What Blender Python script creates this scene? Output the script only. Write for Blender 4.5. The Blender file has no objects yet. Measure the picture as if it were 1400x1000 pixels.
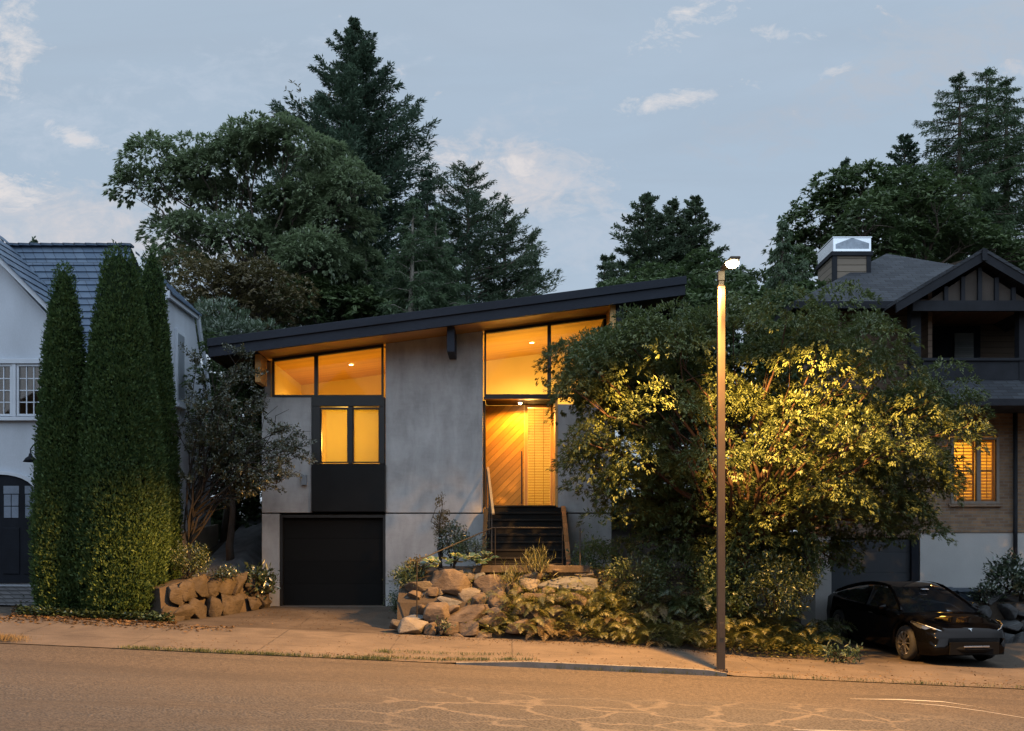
import bpy, bmesh, math, random
import numpy as np
from mathutils import Vector, Matrix, noise as mnoise
scene = bpy.context.scene
COL = scene.collection
R = math.radians
H = 1.1667          # camera height above the garage floor
FPX = 1400.0        # focal length in photo pixels
F = 23.33           # distance of the modern house's front
def wx(px, Y): return (px - 700.0) * Y / FPX
def wz(py, Y): return H + (760.0 - py) * Y / FPX
def P(px, py, Y): return (wx(px, Y), Y, wz(py, Y))
rng = np.random.RandomState(7)

# ------------------------------------------------------------------ materials
class NT:
    def __init__(s, name):
        s.m = bpy.data.materials.new(name); s.m.use_nodes = True
        s.t = s.m.node_tree; s.t.nodes.clear()
    def n(s, typ, **kw):
        nd = s.t.nodes.new(typ)
        for k, v in kw.items():
            if k.startswith('i_'):
                key = k[2:]
                key = int(key) if key.isdigit() else key.replace('_', ' ')
                nd.inputs[key].default_value = v
            else: setattr(nd, k, v)
        return nd
    def l(s, a, b): s.t.links.new(a, b)
    def math(s, op, a, b=None, c=None, clamp=False):
        nd = s.n('ShaderNodeMath', operation=op); nd.use_clamp = clamp
        for i, v in enumerate((a, b, c)):
            if v is None: continue
            if isinstance(v, (int, float)): nd.inputs[i].default_value = v
            else: s.l(v, nd.inputs[i])
        return nd.outputs[0]
    def mix(s, f, a, b, blend='MIX'):
        nd = s.n('ShaderNodeMix', data_type='RGBA', blend_type=blend)
        for i, v in ((0, f), (6, a), (7, b)):
            if isinstance(v, (int, float)): nd.inputs[i].default_value = v
            elif isinstance(v, (tuple, list)): nd.inputs[i].default_value = (*v[:3], 1)
            else: s.l(v, nd.inputs[i])
        return nd.outputs[2]
    def ramp(s, f, lo, hi, a=0.0, b=1.0):
        nd = s.n('ShaderNodeMapRange'); nd.clamp = True
        s.l(f, nd.inputs[0])
        for i, v in enumerate((lo, hi, a, b)): nd.inputs[i + 1].default_value = v
        return nd.outputs[0]
    def coord(s, scale=(1, 1, 1), rot=(0, 0, 0), world=False):
        if world: o = s.n('ShaderNodeNewGeometry').outputs['Position']
        else: o = s.n('ShaderNodeTexCoord').outputs['Object']
        mp = s.n('ShaderNodeMapping'); mp.inputs['Scale'].default_value = scale; mp.inputs['Rotation'].default_value = rot
        s.l(o, mp.inputs['Vector']); return mp.outputs[0]
    def noise(s, vec, scale, detail=4, rough=.55, dist=0):
        nd = s.n('ShaderNodeTexNoise', i_Scale=scale, i_Detail=detail, i_Roughness=rough, i_Distortion=dist)
        s.l(vec, nd.inputs['Vector']); return nd.outputs['Fac']
    def bump(s, h, strength, dist=.02):
        nd = s.n('ShaderNodeBump', i_Strength=strength, i_Distance=dist); s.l(h, nd.inputs['Height']); return nd.outputs[0]
    def out(s, col, rough=.6, normal=None, metal=0, spec=.5, coat=0, emis=None, estr=0):
        b = s.n('ShaderNodeBsdfPrincipled')
        for key, v in (('Base Color', col), ('Roughness', rough)):
            if isinstance(v, (int, float)): b.inputs[key].default_value = v
            elif isinstance(v, (tuple, list)): b.inputs[key].default_value = (*v[:3], 1)
            else: s.l(v, b.inputs[key])
        b.inputs['Metallic'].default_value = metal; b.inputs['Specular IOR Level'].default_value = spec
        b.inputs['Coat Weight'].default_value = coat; b.inputs['Coat Roughness'].default_value = .03
        if normal is not None: s.l(normal, b.inputs['Normal'])
        if emis: b.inputs['Emission Color'].default_value = (*emis, 1); b.inputs['Emission Strength'].default_value = estr
        o = s.n('ShaderNodeOutputMaterial'); s.l(b.outputs[0], o.inputs[0]); return s.m

def c3(c, k): return tuple(min(1, v * k) for v in c)
def M(name, col, rough=.6, var=.25, scale=3, fine=40, bump=.15, col2=None, metal=0, spec=.4, coat=0, stretch=(1, 1, 1), bd=.01):
    t = NT(name); v = t.coord(stretch)
    a = t.noise(v, scale, 5); b = t.noise(v, fine, 3)
    f = t.math('ADD', t.math('MULTIPLY', a, .65), t.math('MULTIPLY', b, .35))
    f = t.ramp(f, .33, .67)
    c = t.mix(f, c3(col, 1 - var), col2 or c3(col, 1 + var))
    return t.out(c, rough, t.bump(b, bump, bd) if bump else None, metal, spec, coat)

def planks(name, col, direction, width, groove=.05, var=.3, rough=.5, along=(1, 1, 1), spec=.4, gdark=.25, bumpk=.5):
    t = NT(name)
    o = t.n('ShaderNodeTexCoord').outputs['Object']
    d = t.n('ShaderNodeVectorMath', operation='DOT_PRODUCT'); t.l(o, d.inputs[0]); d.inputs[1].default_value = direction
    u = t.math('DIVIDE', d.outputs['Value'], width)
    fl = t.math('FLOOR', u); fr = t.math('FRACT', u)
    wn = t.n('ShaderNodeTexWhiteNoise', noise_dimensions='1D'); t.l(fl, wn.inputs['W'])
    mp = t.n('ShaderNodeMapping'); mp.inputs['Scale'].default_value = along; t.l(o, mp.inputs['Vector'])
    off = t.n('ShaderNodeVectorMath', operation='ADD'); t.l(mp.outputs[0], off.inputs[0]); t.l(wn.outputs['Color'], off.inputs[1])
    g = t.noise(off.outputs[0], 9, 5, .6, .6)
    tone = t.math('ADD', t.math('MULTIPLY', wn.outputs['Value'], .6), t.math('MULTIPLY', g, .55))
    c = t.mix(t.ramp(tone, .15, .95), c3(col, 1 - var), c3(col, 1 + var))
    e = t.math('ABSOLUTE', t.math('SUBTRACT', fr, .5))
    gm = t.ramp(e, .5 - groove, .5)
    c = t.mix(gm, c, c3(col, gdark))
    hh = t.math('SUBTRACT', t.math('MULTIPLY', g, .15), gm)
    return t.out(c, rough, t.bump(hh, bumpk, .012), 0, spec)

def bricks(name, c1, c2, mortar, bw, bh, msize=.012, var=.5, rough=.85, bumpk=.6, slope=False, squash=1):
    t = NT(name)
    o = t.n('ShaderNodeTexCoord').outputs['Object']
    sp = t.n('ShaderNodeSeparateXYZ'); t.l(o, sp.inputs[0])
    cb = t.n('ShaderNodeCombineXYZ')
    if slope:
        t.l(t.math('ADD', sp.outputs[0], 0), cb.inputs[0]); t.l(t.math('MULTIPLY', sp.outputs[2], slope), cb.inputs[1])
    else:
        t.l(t.math('ADD', sp.outputs[0], sp.outputs[1]), cb.inputs[0]); t.l(sp.outputs[2], cb.inputs[1])
    b = t.n('ShaderNodeTexBrick', i_Scale=1.0, i_Mortar_Size=msize, i_Mortar_Smooth=.2, i_Bias=0.0, i_Brick_Width=bw, i_Row_Height=bh)
    b.inputs['Color1'].default_value = (*c1, 1); b.inputs['Color2'].default_value = (*c2, 1); b.inputs['Mortar'].default_value = (*mortar, 1)
    t.l(cb.outputs[0], b.inputs['Vector'])
    nz = t.noise(t.coord(), 5, 5); nf = t.noise(t.coord(), 45, 3)
    c = t.mix(t.ramp(nz, .3, .7), t.mix(.5 * var, b.outputs['Color'], (.02, .02, .02)), b.outputs['Color'])
    hh = t.math('ADD', t.math('MULTIPLY', b.outputs['Fac'], -1), t.math('MULTIPLY', nf, .3))
    return t.out(c, rough, t.bump(hh, bumpk, .01), 0, .3)

def leafmat(name, col, var=.35, hue=None, rough=.45, trans=.35, gloss=.08):
    t = NT(name)
    at = t.n('ShaderNodeAttribute', attribute_name='tint')
    c = t.mix(at.outputs['Fac'], c3(col, 1 - var), hue or c3(col, 1 + var))
    nz = t.noise(t.coord(), 1.3, 3)
    c = t.mix(t.ramp(nz, .35, .65, 0, .45), c, c3(col, .65))
    d = t.n('ShaderNodeBsdfDiffuse'); t.l(c, d.inputs[0])
    tr = t.n('ShaderNodeBsdfTranslucent'); t.l(t.mix(.5, c, c3(col, 1.3)), tr.inputs[0])
    mx = t.n('ShaderNodeMixShader', i_0=trans); t.l(d.outputs[0], mx.inputs[1]); t.l(tr.outputs[0], mx.inputs[2])
    g = t.n('ShaderNodeBsdfGlossy', i_Roughness=rough); g.inputs[0].default_value = (.8, .8, .8, 1)
    m2 = t.n('ShaderNodeMixShader', i_0=gloss); t.l(mx.outputs[0], m2.inputs[1]); t.l(g.outputs[0], m2.inputs[2])
    o = t.n('ShaderNodeOutputMaterial'); t.l(m2.outputs[0], o.inputs[0]); return t.m

def glassmat(name, tint=(1, 1, 1), refl=1.0, rough=.02):
    t = NT(name)
    tp = t.n('ShaderNodeBsdfTransparent'); tp.inputs[0].default_value = (*tint, 1)
    g = t.n('ShaderNodeBsdfGlossy', i_Roughness=rough); g.inputs[0].default_value = (refl, refl, refl, 1)
    fr = t.n('ShaderNodeFresnel', i_IOR=1.5)
    mx = t.n('ShaderNodeMixShader'); t.l(fr.outputs[0], mx.inputs[0]); t.l(tp.outputs[0], mx.inputs[1]); t.l(g.outputs[0], mx.inputs[2])
    o = t.n('ShaderNodeOutputMaterial'); t.l(mx.outputs[0], o.inputs[0]); return t.m

def emit(name, col, strength):
    t = NT(name); e = t.n('ShaderNodeEmission', i_Strength=strength); e.inputs[0].default_value = (*col, 1)
    o = t.n('ShaderNodeOutputMaterial'); t.l(e.outputs[0], o.inputs[0]); return t.m

def translucent(name, col, t_=.6):
    t = NT(name); d = t.n('ShaderNodeBsdfDiffuse'); d.inputs[0].default_value = (*col, 1)
    tr = t.n('ShaderNodeBsdfTranslucent'); tr.inputs[0].default_value = (*col, 1)
    mx = t.n('ShaderNodeMixShader', i_0=t_); t.l(d.outputs[0], mx.inputs[1]); t.l(tr.outputs[0], mx.inputs[2])
    o = t.n('ShaderNodeOutputMaterial'); t.l(mx.outputs[0], o.inputs[0]); return t.m

# ------------------------------------------------------------------ objects
def tag(o, label=None, cat=None, group=None, kind=None):
    if label: o['label'] = label
    if cat: o['category'] = cat
    if group: o['group'] = group
    if kind: o['kind'] = kind
    return o
def empty(name, loc, label, cat, group=None):
    o = bpy.data.objects.new(name, None); COL.objects.link(o); o.location = loc
    o.empty_display_size = .2
    return tag(o, label, cat, group)
def rootloc(p):
    v = Vector((0, 0, 0))
    while p is not None: v = v + Vector(p.location); p = p.parent
    return v
def link(name, me, mat, parent=None, loc=None, smooth=False, label=None):
    """me has world-space vertices; move them to the thing's origin"""
    o = bpy.data.objects.new(name, me); COL.objects.link(o)
    off = rootloc(parent) if parent is not None else Vector(loc or (0, 0, 0))
    if off.length > 0: me.transform(Matrix.Translation(-off))
    if parent is not None: o.parent = parent
    else: o.location = off
    if mat is not None:
        for m in (mat if isinstance(mat, (list, tuple)) else [mat]): me.materials.append(m)
    if smooth:
        me.polygons.foreach_set('use_smooth', [True] * len(me.polygons))
    if label: o['label'] = label
    return o
def copy_tree(o, parent=None):
    c = o.copy(); COL.objects.link(c)
    if parent is not None: c.parent = parent; c.matrix_parent_inverse = o.matrix_parent_inverse
    for ch in list(o.children): copy_tree(ch, c)
    return c

class MB:
    """collects shapes in world space, then builds ONE mesh object"""
    def __init__(s): s.v = []; s.f = []; s.mi = []
    def add(s, v, f, mi=0):
        b = len(s.v); s.v += [tuple(p) for p in v]; s.f += [tuple(i + b for i in q) for q in f]; s.mi += [mi] * len(f); return s
    def box(s, x0, x1, y0, y1, z0, z1, mi=0):
        v = [(x0, y0, z0), (x1, y0, z0), (x1, y1, z0), (x0, y1, z0), (x0, y0, z1), (x1, y0, z1), (x1, y1, z1), (x0, y1, z1)]
        return s.add(v, [(3, 2, 1, 0), (4, 5, 6, 7), (0, 1, 5, 4), (1, 2, 6, 5), (2, 3, 7, 6), (3, 0, 4, 7)], mi)
    def prism(s, poly, y0, y1, mi=0):
        """poly: list of (x,z) counter-clockwise seen from the front (-y); extruded from y0 to y1"""
        n = len(poly)
        v = [(x, y0, z) for x, z in poly] + [(x, y1, z) for x, z in poly]
        f = [tuple(range(n)), tuple(range(2 * n - 1, n - 1, -1))]
        for i in range(n): j = (i + 1) % n; f.append((i, i + n, j + n, j))
        return s.add(v, f, mi)
    def prismx(s, poly, x0, x1, mi=0):
        """poly: list of (y,z); extruded along x"""
        n = len(poly)
        v = [(x0, y, z) for y, z in poly] + [(x1, y, z) for y, z in poly]
        f = [tuple(range(n)), tuple(range(2 * n - 1, n - 1, -1))]
        for i in range(n): j = (i + 1) % n; f.append((i, i + n, j + n, j))
        return s.add(v, f, mi)
    def tube(s, pts, rad, n=8, mi=0, cap=True):
        pts = [Vector(p) for p in pts]
        if isinstance(rad, (int, float)): rad = [rad] * len(pts)
        b = len(s.v); N = len(pts); prev = None
        for k, p in enumerate(pts):
            d = (pts[min(k + 1, N - 1)] - pts[max(k - 1, 0)]).normalized()
            if prev is None:
                a = Vector((0, 0, 1)) if abs(d.z) < .9 else Vector((1, 0, 0))
                u = d.cross(a).normalized()
            else:
                u = (prev - d * prev.dot(d)).normalized()
            prev = u; w = d.cross(u)
            for i in range(n):
                an = 2 * math.pi * i / n
                q = p + (u * math.cos(an) + w * math.sin(an)) * rad[k]
                s.v.append(tuple(q))
        for k in range(N - 1):
            for i in range(n):
                j = (i + 1) % n
                s.f.append((b + k * n + i, b + k * n + j, b + (k + 1) * n + j, b + (k + 1) * n + i)); s.mi.append(mi)
        if cap:
            s.f.append(tuple(b + i for i in range(n - 1, -1, -1))); s.mi.append(mi)
            s.f.append(tuple(b + (N - 1) * n + i for i in range(n))); s.mi.append(mi)
        return s
    def bar(s, a, b, w, h, mi=0):
        """rectangular bar from a to b: w across (horizontal), h upright"""
        a = Vector(a); b = Vector(b); d = (b - a).normalized()
        up = Vector((0, 0, 1)) if abs(d.z) < .95 else Vector((0, 1, 0))
        sd = d.cross(up).normalized() * (w / 2); uu = sd.cross(d).normalized() * (h / 2)
        v = [a - sd - uu, a + sd - uu, a + sd + uu, a - sd + uu, b - sd - uu, b + sd - uu, b + sd + uu, b - sd + uu]
        return s.add(v, [(0, 1, 2, 3), (7, 6, 5, 4), (0, 4, 5, 1), (1, 5, 6, 2), (2, 6, 7, 3), (3, 7, 4, 0)], mi)
    def lathe(s, prof, c=(0, 0, 0), n=24, axis='z', mi=0):
        b = len(s.v)
        for r, h in prof:
            for i in range(n):
                a = 2 * math.pi * i / n
                x, y, z = r * math.cos(a), r * math.sin(a), h
                if axis == 'y': x, y, z = x, z, y
                if axis == 'x': x, y, z = z, x, y
                s.v.append((c[0] + x, c[1] + y, c[2] + z))
        for k in range(len(prof) - 1):
            for i in range(n):
                j = (i + 1) % n
                s.f.append((b + k * n + i, b + k * n + j, b + (k + 1) * n + j, b + (k + 1) * n + i)); s.mi.append(mi)
        return s
    def mesh(s, name):
        me = bpy.data.meshes.new(name); me.from_pydata(s.v, [], s.f)
        if any(s.mi): me.polygons.foreach_set('material_index', s.mi)
        bm = bmesh.new(); bm.from_mesh(me); bmesh.ops.recalc_face_normals(bm, faces=bm.faces); bm.to_mesh(me); bm.free()
        me.update(); return me
    def build(s, name, mat, parent=None, loc=None, smooth=False, bevel=0, label=None, seg=2):
        o = link(name, s.mesh(name), mat, parent, loc, smooth, label)
        if bevel:
            m = o.modifiers.new('bevel', 'BEVEL'); m.width = bevel; m.segments = seg; m.limit_method = 'ANGLE'; m.angle_limit = R(35)
        return o

def np_mesh(name, V, Fc, tint=None):
    """V (n,3) floats, Fc (m,3) ints -> mesh with optional per-vertex 'tint'"""
    me = bpy.data.meshes.new(name)
    me.vertices.add(len(V)); me.vertices.foreach_set('co', np.ascontiguousarray(V, dtype=np.float32).ravel())
    k = Fc.shape[1]
    me.loops.add(Fc.size); me.loops.foreach_set('vertex_index', np.ascontiguousarray(Fc, dtype=np.int32).ravel())
    me.polygons.add(len(Fc))
    me.polygons.foreach_set('loop_start', np.arange(0, Fc.size, k, dtype=np.int32))
    me.update(calc_edges=True)
    if tint is not None:
        at = me.attributes.new('tint', 'FLOAT', 'POINT'); at.data.foreach_set('value', np.ascontiguousarray(tint, dtype=np.float32))
    return me

def unit(a): return a / np.maximum(1e-9, np.linalg.norm(a, axis=-1, keepdims=True))
class Leaves:
    """thousands of folded two-triangle leaves in one mesh"""
    def __init__(s): s.p = []; s.d = []; s.n = []; s.L = []; s.W = []; s.t = []
    def add(s, p, d, n, L, W, t):
        p = np.atleast_2d(p); k = len(p)
        s.p.append(p); s.d.append(np.broadcast_to(d, (k, 3))); s.n.append(np.broadcast_to(n, (k, 3)))
        s.L.append(np.broadcast_to(L, (k,))); s.W.append(np.broadcast_to(W, (k,))); s.t.append(np.broadcast_to(t, (k,)))
    def mesh(s, name, fold=.25, mid=.45, droop=.0):
        p = np.concatenate(s.p); d = unit(np.concatenate(s.d)); n = np.concatenate(s.n)
        L = np.concatenate(s.L)[:, None]; W = np.concatenate(s.W)[:, None]; t = np.concatenate(s.t)
        sd = unit(np.cross(d, n)); up = np.cross(sd, d)
        m = p + d * L * mid
        V = np.stack([p, m + sd * W * .5 + up * W * fold, p + d * L - up * L * droop, m - sd * W * .5 + up * W * fold], 1).reshape(-1, 3)
        k = np.arange(len(p))[:, None] * 4
        Fc = np.concatenate([k + np.array([[0, 1, 2]]), k + np.array([[0, 2, 3]])], 1).reshape(-1, 3)
        return np_mesh(name, V, Fc, np.repeat(t, 4))
    def count(s): return sum(len(a) for a in s.p)

def rdir(r, n): return unit(r.normal(size=(n, 3)))
# ------------------------------------------------------------------ camera, sky, lights
cam = bpy.data.cameras.new('camera'); co = bpy.data.objects.new('camera', cam); COL.objects.link(co)
co.location = (0, 0, H); co.rotation_euler = (R(90), 0, 0)
cam.sensor_width = 36; cam.lens = 36.0; cam.shift_x = 0; cam.shift_y = 260.0 / 1400.0
cam.clip_start = .1; cam.clip_end = 2000
scene.camera = co
scene.view_settings.view_transform = 'Standard'; scene.view_settings.look = 'None'
scene.view_settings.exposure = 0; scene.view_settings.gamma = 1
scene.render.resolution_x = 1024; scene.render.resolution_y = 731
scene.cycles.use_denoising = True
scene.cycles.max_bounces = 7; scene.cycles.diffuse_bounces = 4; scene.cycles.glossy_bounces = 3
scene.cycles.transparent_max_bounces = 8; scene.cycles.transmission_bounces = 3
scene.cycles.caustics_reflective = False; scene.cycles.caustics_refractive = False
scene.cycles.sample_clamp_indirect = 4

SUN_EL, SUN_ROT = 4.0, 200.0
w = bpy.data.worlds.new('World'); scene.world = w; w.use_nodes = True
nt = w.node_tree; nt.nodes.clear()
class WT(NT):
    def __init__(s, tree): s.t = tree
t = WT(nt)
sky = t.n('ShaderNodeTexSky', sky_type='NISHITA'); sky.sun_disc = False
sky.sun_elevation = R(SUN_EL); sky.sun_rotation = R(SUN_ROT)
sky.air_density = 1.0; sky.dust_density = .6; sky.ozone_density = 3.0
gen = t.n('ShaderNodeTexCoord').outputs['Generated']
sp = t.n('ShaderNodeSeparateXYZ'); t.l(gen, sp.inputs[0])
# project the view direction on a cloud deck so clouds flatten towards the horizon
zz = t.math('ADD', t.math('MAXIMUM', sp.outputs[2], 0.0), .16)
cb = t.n('ShaderNodeCombineXYZ')
t.l(t.math('DIVIDE', sp.outputs[0], zz), cb.inputs[0]); t.l(t.math('DIVIDE', sp.outputs[1], zz), cb.inputs[1])
def mapped(loc, rotz, scale):
    mp = t.n('ShaderNodeMapping'); mp.inputs['Location'].default_value = loc; mp.inputs['Rotation'].default_value = (0, 0, rotz); mp.inputs['Scale'].default_value = scale
    t.l(cb.outputs[0], mp.inputs['Vector']); return mp.outputs[0]
base = t.mix(.82, sky.outputs[0], (3.05, 3.70, 4.45))         # thin high overcast veils the clear twilight sky
veil = t.noise(mapped((3.1, 1.7, 0), .5, (.55, .9, 1)), 1.2, 6, .55, .4)
base = t.mix(t.ramp(veil, .42, .72, 0, .75), base, (3.05, 3.55, 4.25))
streak = t.noise(mapped((7.3, 2.2, 0), .55, (.9, 2.4, 1)), 1.6, 6, .6, .6)
base = t.mix(t.ramp(streak, .47, .75, 0, .5), base, (2.35, 2.85, 3.5))
# broken cumulus and cirrus in particular parts of the sky: direction masks times fine noise
yy = t.math('MAXIMUM', sp.outputs[1], .05)
U = t.math('DIVIDE', sp.outputs[0], yy); Vv = t.math('DIVIDE', sp.outputs[2], yy)
cuv = t.n('ShaderNodeCombineXYZ'); t.l(U, cuv.inputs[0]); t.l(t.math('MULTIPLY', Vv, 1.9), cuv.inputs[1])
n1 = t.noise(cuv.outputs[0], 11, 10, .68, 1.2); n2 = t.noise(cuv.outputs[0], 34, 8, .7, .6)
nn_ = t.ramp(t.math('ADD', t.math('MULTIPLY', n1, .60), t.math('MULTIPLY', n2, .40)), .22, .78)
def cloud(base, px, py, a, b, thr, col, k=.85, tilt=0.0, soft=.16):
    u0, v0 = (px - 700) / 1400, (760 - py) / 1400
    du = t.math('SUBTRACT', U, u0); dv_ = t.math('SUBTRACT', t.math('SUBTRACT', Vv, v0), t.math('MULTIPLY', du, tilt))
    q = t.math('ADD', t.math('POWER', t.math('ABSOLUTE', t.math('DIVIDE', du, a / 1400)), 2), t.math('POWER', t.math('ABSOLUTE', t.math('DIVIDE', dv_, b / 1400)), 2))
    m_ = t.ramp(q, 0, 2.4, .20, -.26)
    f = t.ramp(t.math('ADD', nn_, m_), thr, thr + soft * 1.7, 0, k * .95)
    return t.mix(f, base, col)
GREY, PINK, LIT = (2.75, 3.15, 3.75), (4.3, 4.1, 4.2), (5.0, 4.75, 4.7)
base = cloud(base, 1180, 130, 300, 45, .52, GREY, .75, .35)
base = cloud(base, 1320, 60, 220, 60, .50, (2.9, 3.25, 3.75), .7, .3)
base = cloud(base, 700, 170, 130, 40, .55, (3.0, 3.45, 4.1), .7, .4)
base = cloud(base, 150, 150, 420, 70, .56, (3.2, 3.7, 4.4), .6, .2)
base = cloud(base, 60, 300, 260, 50, .42, PINK, .8, -.1, .25)
base = cloud(base, 20, 262, 60, 28, .52, LIT, .8)
base = cloud(base, 20, 60, 70, 75, .56, LIT, .75, .3)
base = cloud(base, 110, 190, 60, 16, .60, LIT, .6, -.4)
base = cloud(base, 690, 240, 150, 46, .44, PINK, .85, -.15, .22)
base = cloud(base, 655, 222, 90, 18, .58, LIT, .7, -.15)
base = cloud(base, 940, 30, 110, 34, .60, LIT, .8, .35)
base = cloud(base, 930, 135, 120, 16, .60, LIT, .75, .15)
base = cloud(base, 1080, 48, 90, 14, .62, LIT, .7, -.1)
base = cloud(base, 1130, 98, 50, 12, .60, LIT, .6, .3)
base = cloud(base, 1385, 95, 60, 14, .58, PINK, .6)
base = cloud(base, 900, 330, 420, 40, .50, (3.15, 3.6, 4.25), .7)
hz = t.ramp(sp.outputs[2], .0, .30, .35, 0)
base = t.mix(hz, base, (2.9, 3.35, 3.95))
# unseen sky overhead and behind the camera is boosted as added fill light
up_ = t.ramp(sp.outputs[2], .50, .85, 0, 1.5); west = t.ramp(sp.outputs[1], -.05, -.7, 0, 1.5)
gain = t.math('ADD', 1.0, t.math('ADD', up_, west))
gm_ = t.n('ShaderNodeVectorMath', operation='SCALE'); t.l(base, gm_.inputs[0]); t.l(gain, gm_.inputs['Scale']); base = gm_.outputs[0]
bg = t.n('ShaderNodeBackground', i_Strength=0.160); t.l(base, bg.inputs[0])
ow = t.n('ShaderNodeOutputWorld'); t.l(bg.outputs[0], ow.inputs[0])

def light(name, typ, loc, energy, col, **kw):
    d = bpy.data.lights.new(name, typ); d.energy = energy; d.color = col
    for k, v in kw.items(): setattr(d, k, v)
    o = bpy.data.objects.new(name, d); COL.objects.link(o); o.location = loc; return o
sun = light('sun', 'SUN', (0, 0, 30), .12, (1, .85, .75), angle=R(12))
sd = Vector((math.sin(R(SUN_ROT)) * math.cos(R(SUN_EL)), math.cos(R(SUN_ROT)) * math.cos(R(SUN_EL)), math.sin(R(SUN_EL))))
sun.rotation_euler = sd.to_track_quat('Z', 'Y').to_euler()

# ------------------------------------------------------------------ ground
def sstep(a): a = np.clip(a, 0, 1); return a * a * (3 - 2 * a)
ROADZ = -.62
def road_z(x): return ROADZ - .045 * np.clip(x, -45, 45)
def walk_rise(x): return np.interp(x, [-30, 2.6, 4.6, 12, 16], [.19, .19, .05, .05, .19])
def G(x, y):
    x = np.asarray(x, float); y = np.asarray(y, float)
    zr = road_z(x)
    up = np.where(y > 16.5, .05 + (walk_rise(x) - .05) * np.clip((y - 16.5) / 2.8, 0, 1), -.08)
    zb = zr + up
    xk = np.where(x < -3.5, x + np.clip(23 - y, 0, 3.2) * .52 * np.clip((-3.5 - x) / .8, 0, 1) * np.clip((x + 9.5) / 1.5, 0, 1), x)
    T = np.interp(xk, [-40, -13, -8.2, -7.3, -6.5, -5.75, -2.5, -2.15, -1.7, 4.2, 5.3, 6.1, 12, 13.5, 30], [1.6, .6, .57, .6, .75, .0, .0, .35, .93, .93, .35, -.75, -.78, -.2, -1.0])
    dep = np.interp(x, [-6.2, -2.4, -1.9, 4.2, 5.2], [3.9, 3.9, 1.5, 1.5, 3.9])
    s = sstep((y - 19.35) / dep)
    z = zb + (T - zb) * s
    back = np.clip((y - 23.4) / 8, 0, 1) * np.interp(x, [-9, -7.4, -5.9, -5.6, 5, 6.5], [.8, 2.4, 2.4, 2.2, 2.0, 1.0])
    far = np.clip((y - 31) / 40, 0, 1) * 2.5
    return z + np.where(y > 23.4, back + far, 0)
def Gz(x, y): return float(G(x, y))

def sheet(name, xs, ys, dz, mat, kind='structure', keep=None, mapxy=None):
    X, Y = np.meshgrid(np.asarray(xs, float), np.asarray(ys, float))
    if mapxy: X, Y = mapxy(X, Y)
    Z = G(X, Y) + dz if not callable(dz) else dz(X, Y)
    V = np.stack([X, Y, Z], -1).reshape(-1, 3)
    nx, ny = len(xs), len(ys)
    i = np.arange(ny - 1)[:, None] * nx + np.arange(nx - 1)[None]
    Q = np.stack([i, i + 1, i + nx + 1, i + nx], -1).reshape(-1, 4)
    me = np_mesh(name, V, Q); me.polygons.foreach_set('use_smooth', [True] * len(Q))
    o = link(name, me, mat); o['kind'] = kind; return o

# materials of the ground
def asphalt():
    t = NT('asphalt'); v = t.coord(world=True); vs = t.coord((.3, 1.0, 1), world=True)
    big = t.noise(vs, 1.1, 5, .6, .5)
    warp = t.n('ShaderNodeMixRGB')  # worn, cracked wheel tracks near the middle of the road
    w1 = t.n('ShaderNodeTexNoise', i_Scale=1.7, i_Detail=5); t.l(v, w1.inputs['Vector'])
    add = t.n('ShaderNodeVectorMath', operation='MULTIPLY_ADD'); t.l(w1.outputs['Color'], add.inputs[0]); add.inputs[1].default_value = (.75, .75, 0); t.l(t.coord((.85, 1.05, 1), world=True), add.inputs[2])
    vo = t.n('ShaderNodeTexVoronoi', feature='DISTANCE_TO_EDGE', i_Scale=1.15); t.l(add.outputs[0], vo.inputs['Vector'])
    nb = t.noise(v, 7, 4, .6)
    edge = t.math('ADD', vo.outputs['Distance'], t.math('MULTIPLY', t.math('SUBTRACT', nb, .5), .16))
    seam = t.ramp(edge, .015, .06, 1, 0)
    sy = t.n('ShaderNodeSeparateXYZ'); t.l(v, sy.inputs[0])
    xm_ = t.ramp(t.math('ADD', t.math('ABSOLUTE', t.math('SUBTRACT', sy.outputs[0], 1.6)), t.math('MULTIPLY', nb, 1.5)), 3.2, 5.2, 1, .0)
    near = t.ramp(t.math('ADD', sy.outputs[1], t.math('MULTIPLY', big, 2.2)), 13.4, 14.9, 1, 0)
    grain = t.n('ShaderNodeTexVoronoi', i_Scale=30); t.l(v, grain.inputs['Vector'])
    g2 = t.noise(v, 17, 4, .8); g3 = t.noise(v, 60, 2, .7)
    spk = t.math('ADD', t.math('MULTIPLY', g2, .5), t.math('MULTIPLY', g3, .5))
    c = t.mix(t.ramp(spk, .40, .60), (.016, .0125, .009), (.132, .101, .071))
    c = t.mix(t.ramp(big, .40, .7, 0, .40), c, (.078, .061, .044))
    lanes = t.noise(t.coord((.10, .9, 1), world=True), 1.3, 5, .6, .5); c = t.mix(t.ramp(lanes, .48, .66, 0, .5), c, (.042, .034, .026))
    rough_patch = t.math('MULTIPLY', near, t.ramp(t.noise(vs, .7, 4, .6, .4), .36, .54))
    dark = t.mix(t.ramp(grain.outputs['Distance'], .15, .6), (.012, .011, .010), (.095, .080, .064))
    c = t.mix(t.math('MULTIPLY', rough_patch, .9), c, dark)
    c = t.mix(t.math('MULTIPLY', t.math('MULTIPLY', t.math('MULTIPLY', seam, xm_), t.math('MULTIPLY', near, t.ramp(t.noise(v, .55, 4, .6), .34, .46))), .75), c, (.185, .142, .097))
    hh = t.math('ADD', t.math('MULTIPLY', spk, .7), t.math('MULTIPLY', t.math('MULTIPLY', grain.outputs['Distance'], rough_patch), .9))
    return t.out(c, .85, t.bump(hh, .75, .016), 0, .3)
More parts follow.
